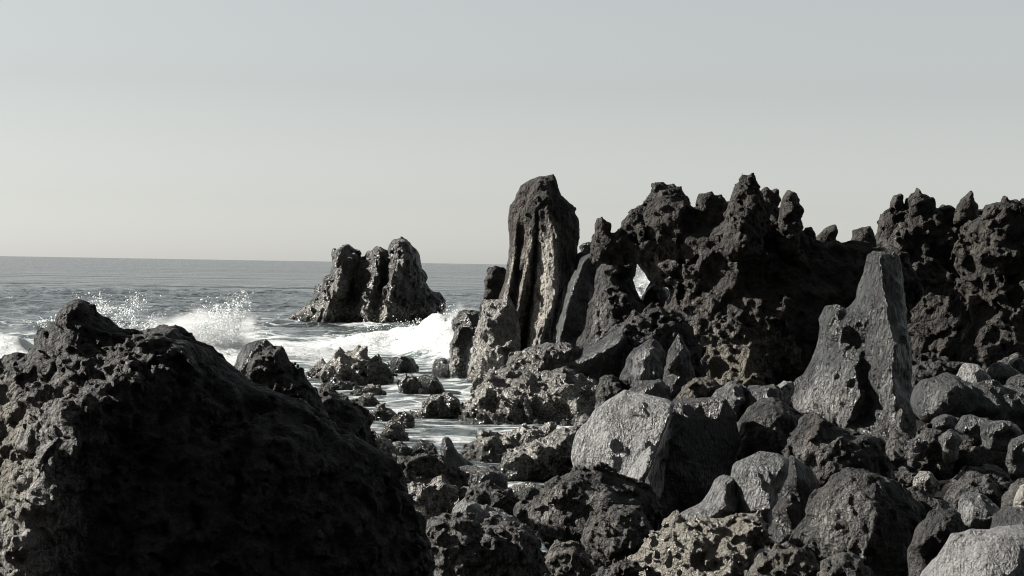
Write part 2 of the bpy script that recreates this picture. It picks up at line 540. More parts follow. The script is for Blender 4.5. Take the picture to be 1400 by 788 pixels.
def group_thing(name, px, py, D, label, cat, group=None):
    e = bpy.data.objects.new(name, None)
    e.location = at(px, py, D)
    e.empty_display_size = 0.3
    C.objects.link(e)
    return tag(e, label, cat, group)

# ================================================================= ground
rng = np.random.default_rng(5)
LAND = [(-30, -12), (-9, 9), (-4.6, 15), (-2.6, 22), (-2.1, 29), (-1.9, 37), (-1.0, 42), (-0.9, 47), (-1.2, 54), (-1.6, 66), (-0.6, 71),
        (3.0, 72), (6.0, 68), (9, 78), (30, 92), (60, 92), (60, -12)]
def ground_z(x, y):
    x = np.atleast_1d(np.asarray(x, np.float32)); y = np.atleast_1d(np.asarray(y, np.float32))
    d = np.full(x.shape, 1e9, np.float32); ins = np.zeros(x.shape, bool)
    n = len(LAND)
    for i in range(n):
        x0, y0 = LAND[i]; x1, y1 = LAND[(i + 1) % n]
        ex, ey = x1 - x0, y1 - y0
        t = np.clip(((x - x0) * ex + (y - y0) * ey) / (ex * ex + ey * ey), 0, 1)
        d = np.minimum(d, (x - x0 - t * ex) ** 2 + (y - y0 - t * ey) ** 2)
        ins ^= ((y0 > y) != (y1 > y)) & (x < (x1 - x0) * (y - y0) / ((y1 - y0) or 1e-9) + x0)
    d = np.sqrt(d) * np.where(ins, 1, -1)
    z = np.clip(0.2 * d - 0.6, -1.2, 0.12) + 0.15 * np.clip((x - 4) / 4, 0, 1) * np.clip(d, 0, 1)
    near = np.minimum(3.55 - 0.152 * y, 2.4) * np.clip((d + 1.0) / 1.5, 0, 1)      # the shore climbs to where the viewer stands
    z = np.where(d > -1, np.maximum(z, near), z)
    p = np.stack((x, y, np.zeros_like(x)), 1)
    lumpy = 0.16 * fbm(p / 1.6, 3, 3) + 0.10 * (0.4 - facets(p / 0.8, 8)[1])
    return z + lumpy
gx = np.arange(-12, 40, 0.36, dtype=np.float32)
gy = np.concatenate((np.arange(-5, 60, 0.34), np.arange(60, 95, 0.5))).astype(np.float32)
GX, GY = np.meshgrid(gx, gy, indexing='ij')
GZ = ground_z(GX.ravel(), GY.ravel())
ni, nj = GX.shape
ii, jj = np.meshgrid(np.arange(ni - 1), np.arange(nj - 1), indexing='ij')
k0 = (ii * nj + jj).ravel()
me = mesh_from('ground', np.stack((GX.ravel(), GY.ravel(), GZ), 1), np.stack((k0, k0 + nj, k0 + nj + 1, k0 + 1), 1),
               {'tone': np.full(ni * nj, 0.1), 'tan': np.full(ni * nj, 0.15)})
gm = M['cobble'].copy(); gm.name = 'shore_rock'
for nd in gm.node_tree.nodes:
    if nd.type in ('TEX_NOISE', 'TEX_VORONOI'): nd.inputs['Scale'].default_value *= 80.0
me.materials.append(gm)
g = bpy.data.objects.new('ground', me); C.objects.link(g); g['px'] = 0.014
tag(g, kind='structure')

# unseen slope added behind the viewer to block sky light and deepen shade
hx = np.linspace(-260, 260, 90); hy = np.linspace(-4, -230, 60)
HX, HY = np.meshgrid(hx, hy, indexing='ij')
hp = np.stack((HX.ravel(), HY.ravel(), np.zeros(HX.size)), 1).astype(np.float32)
HZ = (1.6 + 0.72 * np.clip(-HY.ravel() - 5, 0, None) ** 1.02) * (1 + .22 * fbm(hp / 40, 19, 4)) + 1.2 * fbm(hp / 6, 23, 3)
ii, jj = np.meshgrid(np.arange(89), np.arange(59), indexing='ij')
k0 = (ii * 60 + jj).ravel()
me = mesh_from('sky_block_hill', np.stack((HX.ravel(), HY.ravel(), HZ), 1), np.stack((k0, k0 + 1, k0 + 61, k0 + 60), 1),
               {'tone': np.zeros(HX.size), 'tan': np.full(HX.size, .1)}, smooth=False)
me.materials.append(gm)
g2 = bpy.data.objects.new('sky_block_hill', me); C.objects.link(g2); g2['px'] = 0.014
tag(g2, kind='structure')

# ================================================================= far and tall rocks
rock('sea_stack', 135, [(388, 446), (398, 436), (405, 429), (415, 420), (424, 412), (430, 404), (431, 396), (436, 392), (440, 395), (443, 382), (449, 378),
      (452, 376), (454, 356), (456, 343), (463, 340), (470, 337), (476, 336), (484, 341), (490, 344), (493, 352), (499, 355), (504, 346),
      (512, 340), (520, 338), (526, 343), (530, 349), (533, 337), (539, 330), (547, 328), (554, 328), (560, 332), (564, 342), (572, 350),
      (574, 362), (576, 370), (584, 378), (585, 380), (580, 386), (585, 392), (592, 399), (600, 402), (606, 412), (606, 425), (600, 440),
      (590, 458), (400, 458)],
     [[(470, 341, 20, .1), (471, 365, 36, .3), (466, 390, 50, .6), (455, 414, 56, .5, .2), (448, 440, 56, .5, .3)], [(480, 350, 18, 0), (484, 375, 8, 0), (482, 400, 12, .1), (474, 440, 26, .3)],
      [(498, 360, 8, 0), (497, 395, 14, 0), (492, 430, 20, .3, .3)], [(519, 344, 22, 0), (520, 370, 40, .3), (512, 400, 56, .5), (503, 430, 64, .5, .4)], [(527, 352, 4, 0), (528, 385, 16, .1), (521, 415, 40, .3), (514, 440, 54, .4, .4)],
      [(547, 333, 34, .2), (548, 360, 54, .3), (541, 390, 66, .5), (535, 420, 80, .6, .4), (530, 440, 84, .6, .4)], [(562, 345, 24, 0), (566, 375, 34, 0), (566, 405, 44, 0), (560, 440, 56, .3, .3)], (590, 412, 24), (585, 438, 34, .3, .2), (436, 425, 24, .3)],
     back=55, stretch=(1, 1, .6), soft=1, lump=(3, 30), chip=(4.6, 11), grain=(2.4, 5), h=1.6, mat='tide',
     label='three-lobed dark rock stack standing alone in the sea near the horizon', cat='sea stack')
rock('reef_rock', 132, [(398, 446), (404, 442), (412, 440), (424, 443), (434, 441), (443, 444), (444, 452), (398, 452)], h=1.8, mat='tide',
     lump=(2, 10), chip=(2, 7), label='low jagged rock awash at the left foot of the lone sea stack')

rock('rock_pillar', 67, [(682, 412), (688, 395), (693, 375), (696, 345), (697, 330), (696, 310), (695, 298), (697, 288), (699, 280), (704, 274),
      (708, 264), (713, 253), (719, 249), (728, 244), (738, 241), (748, 242), (756, 240), (760, 246), (762, 257), (765, 262), (772, 272),
      (779, 280), (786, 285), (783, 288), (785, 294), (790, 302), (792, 312), (792, 325), (789, 338), (788, 355), (786, 365), (780, 385),
      (775, 405), (770, 425), (766, 440), (762, 460), (755, 510), (700, 510), (685, 490), (680, 450)],
     [[(712, 265, 10, 0), (706, 300, 14, 0), (704, 345, 22, .6), (700, 375, 26, .8), (692, 410, 28, .8), (690, 440, 28, .6)],
      [(711, 320, 12, .1), (709, 352, 10, .1), (707, 385, 8, .1), (702, 420, 4, .1), (697, 470, 0, .1)],
      [(733, 252, 22, 0), (731, 290, 30, .1), (727, 335, 36, .7), (721, 360, 38, .8), (714, 390, 36, .8), (707, 425, 32, .7), (704, 470, 24, .3)],
      [(735, 300, 28, 0), (733, 345, 20, .1), (730, 380, 14, .1), (724, 420, 8, .1), (718, 460, 4, .1), (714, 495, 0, .1)],
      [(738, 310, 32, .2), (736, 345, 30, .8), (735, 380, 30, 1), (734, 410, 28, 1), (728, 440, 26, .9), (724, 470, 22, .6)],
      [(745, 256, 28, 0), (752, 300, 46, .3), (757, 340, 54, .9), (758, 380, 60, 1), (757, 402, 62, 1), (750, 430, 58, 1), (740, 462, 50, .8), (732, 500, 40, .3)],
      [(766, 300, 34, 0), (766, 350, 30, 0), (765, 390, 26, 0), (758, 430, 22, 0), (748, 470, 16, 0)], (780, 310, 16, 0), (777, 350, 12, 0)],  # grey ribs painted paler where lit, grooves between them darker
     back=50, bulge=8, lump=(2.6, 30), chip=(2.6, 13), grain=(1.6, 5), h=1.7, soft=1, mat='brown', stretch=(1, 1, .45),
     label='tallest fluted rock pillar rising over the shore with grey vertical ribs', cat='rock pillar')
rock('rock_column', 69, [(655, 510), (652, 470), (658, 440), (660, 400), (664, 378), (668, 367), (675, 363), (684, 364), (693, 366), (692, 385),
      (688, 420), (684, 460), (684, 510)], [(675, 380, 14), (672, 430, 16), (666, 470, 18)], h=1.9, mat='brown', lump=(3, 20), chip=(2, 9),
     label='narrow dark column against the left side of the tallest pillar', cat='rock pillar')
rock('barnacled_rock', 65, [(640, 512), (645, 482), (652, 460), (658, 432), (664, 412), (680, 410), (695, 412), (704, 425), (707, 450), (708, 480),
      (706, 512)], [(668, 440, 20, .7, .2), (662, 480, 26, .8, .2), (685, 430, 16, .7), (682, 475, 34, .9, .1), (700, 470, 40, .9), (695, 500, 38, .6)],
     h=1.9, mat='tide', tone=.7, lump=(3, 18), chip=(3, 9), grain=(2, 5), stretch=(1, 1, .5), label='pale barnacled rock at the foot of the tallest pillar')
rock('dark_boulder', 70, [(615, 478), (617, 455), (622, 440), (629, 428), (640, 427), (656, 427), (654, 445), (648, 465), (642, 490), (636, 505), (616, 505)],
     h=1.9, mat='tide', label='upright dark boulder in the surf left of the tallest pillar')
rock('flat_boulder', 73, [(590, 510), (597, 494), (607, 489), (622, 489), (640, 484), (652, 488), (668, 494), (674, 512), (670, 524), (592, 522)],
     h=1.9, mat='smooth', lump=(2, 20), label='long low black boulder at the water edge below the breaking wave')
rock('leaning_slab', 64, [(755, 480), (762, 460), (766, 440), (773, 410), (779, 390), (790, 370), (797, 353), (805, 346), (815, 343), (821, 346), (822, 355),
      (826, 365), (822, 385), (817, 400), (812, 425), (808, 445), (800, 470), (790, 485)],
     [[(760, 468, 34, .5), (767, 445, 38, .5), (775, 412, 38, .5), (782, 390, 36, .5), (792, 368, 32, .4), (799, 354, 26, .3), (812, 348, 14, 0)], (815, 380, 2, -.6), (808, 420, 2, -.6), (795, 462, 2, -.6), (795, 410, 20, -.6), (783, 450, 20, -.6), (804, 370, 16, -.6)],  # face colour darkened for shade, left edge paled as if sunlit
     back=40, bulge=5, lump=(1.8, 26), chip=(1.7, 14), grain=(1, 6), h=1.8, soft=1, mat='smooth',
     label='smooth dark slab leaning right of the tallest pillar', cat='rock slab')
rock('perched_stone', 65, drop=0, outline= [(791, 338), (796, 332), (806, 330), (812, 335), (813, 343), (806, 347), (796, 345)], h=1.4, lump=(1, 8), chip=(.8, 6), grain=(.5, 4), mat='smooth',
     label='small rounded stone perched on top of the leaning dark slab')
rock('wedge_stone', 66.5, drop=0, outline= [(786, 362), (790, 348), (797, 341), (808, 342), (812, 352), (800, 368), (790, 376)], h=1.6, lump=(1, 8), chip=(.8, 6), mat='smooth',
     label='dark wedge of rock under the small perched stone')
rock('hump_rock', 61.5, [(780, 505), (785, 485), (793, 465), (802, 450), (805, 425), (812, 410), (815, 390), (818, 372), (828, 355), (838, 345), (848, 335),
      (858, 331), (864, 334), (866, 345), (870, 355), (869, 362), (866, 378), (865, 390), (869, 398), (873, 410), (890, 425), (900, 450), (905, 480),
      (900, 520), (840, 525), (790, 515)],
     [(832, 375, 22, .25), (822, 410, 28, .4), (812, 440, 34, .4), (846, 350, 20, .1), (856, 365, 20, .1), (850, 400, 28, .15), (856, 420, 34, .1),
      (835, 440, 50, .15), (815, 475, 52, .4), (850, 450, 56, .1), (835, 480, 60, .1), (870, 440, 40), (880, 470, 46)],
     back=60, lump=(3.5, 26), chip=(3.6, 13), grain=(1.8, 5), h=1.8, mat='clinker',
     label='rounded two-step dark rock beside the bright gap in the ridge')
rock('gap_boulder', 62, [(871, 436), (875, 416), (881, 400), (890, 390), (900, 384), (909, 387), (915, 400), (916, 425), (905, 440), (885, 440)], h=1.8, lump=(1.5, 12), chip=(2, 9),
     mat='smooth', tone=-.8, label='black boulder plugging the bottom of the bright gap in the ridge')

ridge = group_thing('lava_ridge', 960, 560, 59, 'long jagged lava ridge with many pinnacles right of the tallest pillar', 'rock ridge')
rock('ridge_body', 59, [(808, 352), (815, 325), (822, 318), (832, 314), (840, 320), (847, 312), (850, 302), (860, 293), (873, 282), (885, 276), (900, 270), (925, 268),
      (946, 283), (960, 278), (985, 276), (998, 276), (1040, 272), (1066, 285), (1085, 295), (1093, 315), (1110, 328), (1135, 332), (1160, 336), (1185, 338),
      (1240, 345), (1260, 400), (1230, 450), (1160, 480), (1115, 510), (1100, 560), (1000, 560), (940, 550), (905, 520), (896, 450), (910, 420), (914, 400),
      (911, 392), (899, 386), (886, 377), (876, 368), (866, 360), (840, 366)],
     [(880, 320, 10, .1, .1), (888, 345, 10, .4, .3), (905, 290, 14, .1), (920, 300, 22, .1), (925, 340, 24, .15), (920, 385, 30, .25), (955, 300, 10), (975, 330, 40, .15),
      (1010, 300, 46), (1000, 350, 58, .1), (1030, 300, 40), (1060, 320, 22), (1080, 310, 26), (1075, 350, 30), (1040, 390, 40),
      (945, 390, 44, .2), (925, 430, 46, .2), (960, 430, 62, .2), (1000, 410, 70, .1), (955, 480, 84, .5, .5), (985, 500, 106, .8, .7), (1010, 470, 92, .4, .5),
      (1015, 520, 124, .9, .6), (960, 528, 118, .7, .6), (985, 535, 128, .9, .6), (1055, 420, 76, .1), (1068, 455, 84, .3, .2), (1045, 500, 84, .2), (1060, 525, 72), (1080, 500, 96, .3, .6), (1085, 430, 76), (1100, 470, 70),
      (1110, 380, 48), (1140, 400, 54, .1), (1150, 360, 24), (1190, 380, 26), (1220, 400, 30)],
     back=60, bulge=12, lump=(6, 34), chip=(6, 17), grain=(2.2, 6), h=2.1, mat='brown', parent=ridge)
def pin(D, pts, parent, **kw):
    a = dict(drop=0, back=26, lump=(2.5, 14), chip=(3, 8), grain=(1.6, 5), h=1.8, mat='brown')
    a.update(kw)
    return rock('pinnacle', D, pts, parent=parent, **a)
pin(59, [(810, 360), (813, 325), (814, 308), (817, 300), (819, 306), (820, 298), (823, 297), (828, 302), (829, 305), (835, 305), (835, 310), (833, 318), (838, 335), (835, 360)], ridge, lump=(1, 8), chip=(1.2, 5), grain=(.8, 4))
pin(60, [(870, 300), (880, 276), (892, 268), (893, 262), (891, 256), (895, 251), (905, 249), (915, 254), (928, 257), (938, 265), (947, 282), (950, 310), (930, 330), (890, 325)], ridge,
    ctrl=[(900, 262, 16, .2), (905, 290, 24, .1), (925, 275, 20, .2), (930, 300, 26, .1)])
pin(59, [(948, 300), (953, 275), (955, 272), (955, 266), (964, 264), (972, 263), (977, 270), (985, 269), (994, 278), (995, 310), (965, 320)], ridge, lump=(1.2, 10), chip=(1.4, 7))
pin(57, [(990, 310), (998, 272), (1004, 258), (1006, 252), (1013, 244), (1019, 240), (1027, 241), (1035, 252), (1041, 264), (1046, 300), (1040, 350), (1000, 360), (985, 340)], ridge,
    ctrl=[(1015, 258, 16, .2), (1010, 300, 30, .1), (1030, 280, 22), (1010, 335, 34)])
pin(59, [(1036, 300), (1039, 262), (1044, 256), (1050, 257), (1054, 261), (1058, 258), (1062, 257), (1066, 261), (1064, 268), (1068, 273), (1063, 283), (1066, 310), (1045, 320)], ridge, lump=(1, 8), chip=(1.2, 6), grain=(.8, 4))
pin(58, [(1060, 330), (1064, 300), (1068, 285), (1072, 270), (1080, 262), (1088, 263), (1091, 272), (1093, 280), (1100, 288), (1097, 293), (1094, 300), (1097, 310), (1093, 322), (1092, 350), (1068, 350)], ridge,
    lump=(1.2, 9), chip=(2, 7), grain=(1, 4), tone=.15)
pin(59, [(1093, 345), (1096, 322), (1102, 312), (1110, 310), (1115, 320), (1114, 335), (1110, 350)], ridge, lump=(.8, 8), chip=(1, 6), grain=(.6, 4))
pin(60, [(1113, 345), (1116, 324), (1122, 318), (1131, 311), (1143, 308), (1146, 315), (1142, 328), (1150, 331), (1156, 345)], ridge, lump=(.8, 8), chip=(1, 6), grain=(.6, 4))
pin(61, [(1156, 350), (1160, 330), (1166, 326), (1167, 316), (1176, 312), (1190, 308), (1194, 318), (1197, 332), (1200, 350)], ridge, lump=(.8, 8), chip=(1.2, 7), grain=(.6, 4))

cliff = group_thing('lava_cliff', 1290, 560, 70, 'brown knobbly lava cliff on the right skyline with small stone knobs', 'rock cliff')
rock('cliff_body', 70, [(1190, 345), (1197, 332), (1201, 318), (1200, 310), (1206, 299), (1218, 290), (1240, 282), (1260, 282), (1280, 290), (1305, 292), (1335, 290), (1360, 300), (1430, 300),
      (1450, 560), (1250, 560), (1215, 480), (1200, 400)],
     [(1225, 310, 22, .25, .1), (1215, 345, 18, .25), (1250, 320, 30), (1265, 360, 26), (1245, 380, 34, .2), (1255, 420, 40, .2), (1290, 320, 24), (1300, 370, 20), (1285, 380, 40, .2), (1290, 430, 52, .1),
      (1250, 470, 36), (1310, 480, 70), (1360, 400, 50), (1360, 500, 80), (1280, 520, 60)],
     back=55, bulge=12, lump=(6, 30), chip=(6, 15), grain=(2.2, 6), h=2.1, mat='brown', parent=cliff)
pin(70, [(1217, 300), (1218, 278), (1222, 268), (1232, 265), (1235, 268), (1234, 278), (1240, 290), (1235, 305)], cliff, lump=(.8, 8), chip=(1, 6), grain=(.6, 4), tone=.15)
pin(70, [(1232, 300), (1239, 273), (1248, 266), (1252, 262), (1254, 257), (1257, 258), (1258, 264), (1268, 267), (1277, 272), (1281, 290), (1275, 310), (1245, 312)], cliff, lump=(1, 10), chip=(1.2, 7))
pin(71, [(1280, 305), (1283, 286), (1289, 280), (1297, 285), (1306, 294), (1308, 310)], cliff, lump=(.8, 8), chip=(1, 6), grain=(.6, 4))
pin(69, [(1304, 305), (1309, 283), (1316, 271), (1324, 265), (1329, 261), (1331, 263), (1330, 273), (1337, 281), (1338, 300), (1330, 312)], cliff, lump=(.8, 8), chip=(1, 6), grain=(.6, 4), tone=.1)

butt = group_thing('lava_buttress', 1380, 560, 58, 'craggy brown lava buttress at the right edge with rusty shoulder', 'rock cliff')
rock('buttress_body', 58, [(1310, 350), (1314, 335), (1320, 322), (1330, 308), (1345, 296), (1360, 284), (1385, 280), (1405, 284), (1450, 282), (1470, 560), (1300, 560), (1280, 530), (1290, 490), (1312, 460), (1318, 430), (1320, 400), (1314, 380)],
     [(1330, 335, 24, .15, .35), (1345, 310, 24, .2, .35), (1360, 300, 26, .2, .2), (1350, 350, 44, .1, .25), (1352, 390, 40, .1), (1375, 330, 22), (1370, 380, 20), (1395, 350, 34), (1338, 430, 50, .15), (1325, 470, 56, .1), (1345, 480, 70, .15),
      (1375, 440, 66, .2), (1395, 420, 50), (1390, 480, 84, .15), (1330, 520, 70), (1400, 530, 100), (1362, 500, 84)],
     back=50, bulge=12, lump=(6, 28), chip=(6.5, 14), grain=(2.2, 6), h=2.0, mat='brown', parent=butt)
pin(58, [(1342, 300), (1346, 287), (1355, 279), (1364, 277), (1371, 276), (1371, 269), (1375, 268), (1378, 275), (1390, 273), (1396, 280), (1400, 300), (1370, 312)], butt, lump=(1, 9), chip=(1.4, 7))
pin(58, [(1392, 300), (1396, 276), (1404, 271), (1420, 268), (1436, 274), (1440, 300)], butt, lump=(1, 9), chip=(1.4, 7))

# ================================================================= middle ground
rock('cone_rock', 47, [(1070, 560), (1075, 545), (1085, 530), (1100, 515), (1112, 495), (1118, 480), (1122, 450), (1122, 435), (1130, 420), (1145, 420), (1158, 425), (1172, 410), (1178, 390),
      (1183, 375), (1188, 350), (1195, 343), (1210, 340), (1225, 342), (1232, 352), (1233, 370), (1236, 385), (1237, 410), (1242, 440), (1246, 480), (1250, 520), (1252, 580),
      (1248, 640), (1240, 690), (1190, 690), (1120, 640), (1080, 600)],
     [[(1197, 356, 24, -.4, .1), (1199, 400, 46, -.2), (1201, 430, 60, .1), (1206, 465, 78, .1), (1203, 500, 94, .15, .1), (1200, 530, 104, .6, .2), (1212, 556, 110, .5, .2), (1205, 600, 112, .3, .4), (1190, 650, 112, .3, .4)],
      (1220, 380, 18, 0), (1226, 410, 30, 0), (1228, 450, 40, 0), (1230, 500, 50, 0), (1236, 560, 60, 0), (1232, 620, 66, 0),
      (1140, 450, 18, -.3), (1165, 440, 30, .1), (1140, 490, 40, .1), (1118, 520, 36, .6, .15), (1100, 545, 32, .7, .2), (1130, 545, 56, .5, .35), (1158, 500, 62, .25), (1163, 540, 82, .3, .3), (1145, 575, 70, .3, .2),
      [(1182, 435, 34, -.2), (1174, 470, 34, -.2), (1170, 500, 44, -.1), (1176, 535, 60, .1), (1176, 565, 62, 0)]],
     back=55, bulge=8, lump=(4, 34), chip=(3.6, 20), grain=(2.4, 7), h=2.0, soft=1, mat='smooth', stretch=(1, 1, .7),
     label='tall cone of pale grey weathered rock with dark right flank, front of ridge', cat='rock')
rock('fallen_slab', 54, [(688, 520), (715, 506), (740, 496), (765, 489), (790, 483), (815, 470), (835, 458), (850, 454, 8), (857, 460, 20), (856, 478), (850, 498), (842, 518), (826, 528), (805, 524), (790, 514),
      (775, 508), (750, 518), (720, 530), (700, 534)], [(845, 466, 34, .5), (815, 483, 36, .5), (790, 496, 36, .5), (765, 500, 30, .5), (735, 508, 24, .5), (835, 495, 24, 0), (820, 508, 20, 0)],  # lit top put into the colour as a paler strip
     back=40, bulge=3, lump=(1.5, 24), chip=(1.6, 14), grain=(.8, 6), h=1.9, soft=1, mat='smooth',
     label='fallen dark slab with thin lit top lying below the rounded two-step rock', cat='rock slab')
rock('shelf_rock', 54, [(690, 505), (700, 488), (712, 480), (735, 470), (752, 468), (775, 470), (795, 478), (800, 495), (770, 515), (720, 525), (695, 522)],
     [(720, 490, 16, .3, .5), (745, 482, 22, .4), (765, 490, 26, .4), (735, 505, 26, .3, .3)], h=1.9, mat='tide', tone=.25, lump=(3, 18), chip=(3, 10),
     label='broken rock shelf directly below the fluted pillar')
rock('shore_ledge', 52, [(622, 590), (632, 568), (648, 545), (660, 525), (670, 510), (690, 505), (715, 508), (740, 508), (770, 506), (800, 520), (832, 535), (842, 560), (838, 590), (800, 606), (640, 604)],
     [(655, 550, 22, .5), (668, 528, 24, .6), (690, 530, 20, .4), (700, 550, 26, .3, .1), (717, 545, 44, .3, .2), (727, 575, 34, 0), (742, 540, 26, .3, .2), (765, 530, 40, .5, .2), (780, 528, 46, .6, .2), (776, 560, 34, .2), (790, 560, 58, .5, .1), (783, 590, 62, .5),
      (755, 575, 44, .2), (690, 580, 44, .6), (665, 580, 38, .6), (820, 560, 50, .3), (710, 590, 50, .9)],
     back=60, lump=(4, 24), chip=(4, 12), grain=(2, 5), h=2.0, mat='tide', tone=.3, label='wide lumpy ledge meeting the water under the pillar')
rock('knob_rock', 48, [(812, 560), (815, 535), (825, 522), (838, 516), (850, 522), (858, 535), (856, 560), (830, 570)], h=1.9, mat='clinker', tone=.2, tan=.1, label='small round knob of rock above the brightest slab')
rock('tilted_block', 48, [(850, 520), (858, 492), (866, 480), (880, 467), (892, 465), (902, 474), (908, 490), (908, 515), (902, 532), (866, 530)],
     [(872, 487, 16, .8), (885, 480, 22, .8), (880, 505, 24, .7), (896, 485, 18, .2), (894, 510, 26, .2)], h=1.9, mat='smooth', lump=(2, 22), chip=(2, 13), grain=(.8, 6),  # the lit side is painted paler than the right
     label='tilted grey block with lit left face painted pale above the brightest slab')
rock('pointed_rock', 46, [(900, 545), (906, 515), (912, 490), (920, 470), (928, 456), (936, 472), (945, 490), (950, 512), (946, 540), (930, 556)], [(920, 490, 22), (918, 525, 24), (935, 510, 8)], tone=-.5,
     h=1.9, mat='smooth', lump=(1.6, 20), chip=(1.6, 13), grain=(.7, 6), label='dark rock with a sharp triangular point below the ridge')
rock('flat_rock', 44, [(852, 548), (862, 534), (876, 522), (900, 520), (916, 530), (914, 556), (892, 574), (858, 572)], [(880, 535, 16, .3), (900, 540, 20, .2), (880, 560, 24, .2)], h=1.9, mat='smooth',
     lump=(2, 20), chip=(2, 12), label='flat grey rock tucked just behind the top of the brightest slab')
rock('rusty_rock', 42, [(925, 560), (930, 540), (937, 528), (950, 518), (968, 517), (982, 522), (990, 535), (985, 560)], h=1.9, mat='brown', tone=.25, tan=.35, label='small rusty rock above the big shaded slab')
rock('split_stone', 40, [(968, 572), (975, 548), (985, 535), (1000, 526), (1012, 528), (1018, 545), (1012, 570)], h=1.9, mat='smooth', tone=.4, label='grey split stone above the right end of the big shaded slab')
rock('grey_stone', 40, [(1012, 575), (1015, 545), (1025, 530), (1045, 526), (1062, 532), (1066, 555), (1055, 575)], h=1.9, mat='smooth', tone=.2, label='dark stone in front of the low cave in the ridge')
rock('pale_stone', 42, [(1040, 560), (1046, 543), (1060, 533), (1072, 522), (1080, 526), (1080, 545), (1070, 562)], h=1.9, mat='smooth', tone=.8, label='small pale stone left of the pale grey cone rock')

bs = group_thing('bright_slab', 850, 700, 28, 'brightest pale grey slab leaning in the middle of the shore', 'rock slab')
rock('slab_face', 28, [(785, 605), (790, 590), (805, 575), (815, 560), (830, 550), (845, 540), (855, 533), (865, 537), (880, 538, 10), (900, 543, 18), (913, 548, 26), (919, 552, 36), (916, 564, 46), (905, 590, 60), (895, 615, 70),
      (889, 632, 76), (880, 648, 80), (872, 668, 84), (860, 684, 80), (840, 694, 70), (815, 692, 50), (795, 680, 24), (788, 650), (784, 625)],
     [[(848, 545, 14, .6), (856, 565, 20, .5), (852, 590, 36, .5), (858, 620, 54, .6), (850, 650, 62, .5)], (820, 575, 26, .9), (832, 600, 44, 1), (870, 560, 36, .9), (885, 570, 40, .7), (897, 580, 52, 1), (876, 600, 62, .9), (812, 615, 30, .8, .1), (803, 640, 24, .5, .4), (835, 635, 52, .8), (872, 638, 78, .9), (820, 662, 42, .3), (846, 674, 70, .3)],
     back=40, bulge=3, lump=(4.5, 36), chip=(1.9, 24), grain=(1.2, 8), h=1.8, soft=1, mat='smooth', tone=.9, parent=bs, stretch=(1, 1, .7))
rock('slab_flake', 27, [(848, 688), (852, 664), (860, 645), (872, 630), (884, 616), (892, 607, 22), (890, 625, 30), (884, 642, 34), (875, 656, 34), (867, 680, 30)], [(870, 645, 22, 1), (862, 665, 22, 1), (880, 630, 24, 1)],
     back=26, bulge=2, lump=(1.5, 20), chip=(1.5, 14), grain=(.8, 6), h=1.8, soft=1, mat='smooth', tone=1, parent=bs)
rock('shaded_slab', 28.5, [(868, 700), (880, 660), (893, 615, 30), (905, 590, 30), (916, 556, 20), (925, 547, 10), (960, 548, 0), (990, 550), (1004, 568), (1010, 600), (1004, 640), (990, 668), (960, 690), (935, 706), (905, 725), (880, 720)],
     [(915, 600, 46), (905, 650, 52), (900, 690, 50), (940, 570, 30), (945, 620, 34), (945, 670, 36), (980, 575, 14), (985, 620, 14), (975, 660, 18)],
     tone=-.7, back=60, bulge=3, lump=(3, 50), chip=(2.2, 28), grain=(1.0, 8), h=2.2, soft=2, mat='smooth', label='big smooth slab in full shade right of the brightest slab', cat='rock slab')  # colour darkened to deepen the shade on this slab
rock('crested_rock', 29, [(1000, 650), (1004, 600), (1010, 575), (1025, 560), (1040, 550), (1055, 543), (1070, 548), (1085, 558), (1098, 568), (1095, 590), (1085, 620), (1060, 640), (1030, 655)],
     [(1035, 570, 20, .3), (1052, 575, 32, .4), (1062, 602, 36, .3), (1030, 600, 24), (1025, 630, 28), (1075, 570, 20, .2), (1080, 595, 20)],  # light on the crest painted in with a paler tone
     back=50, lump=(3, 26), chip=(3, 15), grain=(1.4, 6), h=2.1, mat='clinker', label='dark rock with lit crest painted pale between the shaded slab and the pale cone rock')
rock('slab_footing', 26.5, [(703, 705), (710, 692), (722, 688), (738, 684), (750, 667), (765, 656), (790, 646), (820, 645), (850, 655), (878, 668), (902, 690), (900, 725), (870, 750), (820, 775), (780, 775), (750, 745), (722, 724)],
     [(725, 700, 14, .6, .2), (742, 692, 24, .7, .1), (762, 672, 26, .6), (790, 662, 34, .3), (820, 670, 44, .3), (850, 690, 50, .1), (770, 705, 36, .1), (800, 720, 50, .1), (755, 730, 24, .2), (840, 720, 56)],
     back=60, lump=(5, 30), chip=(5, 16), grain=(2, 6), h=2.1, mat='clinker', tone=.1, label='rough dark rock footing under the brightest slab')
rock('rough_boulder', 23, [(796, 745), (803, 722), (818, 706), (834, 696), (855, 693), (880, 703), (893, 725), (888, 758), (858, 782), (816, 778), (800, 765)],
     [(825, 715, 26, .2, .3), (815, 745, 34, .2, .2), (855, 710, 38, .1), (845, 745, 50, .1, .1), (875, 735, 36)], lump=(5, 26), chip=(5, 13), grain=(2.2, 6), h=2.2, mat='clinker', tone=.1, tan=.2,
     label='round knobbly dark boulder low in front of the brightest slab')

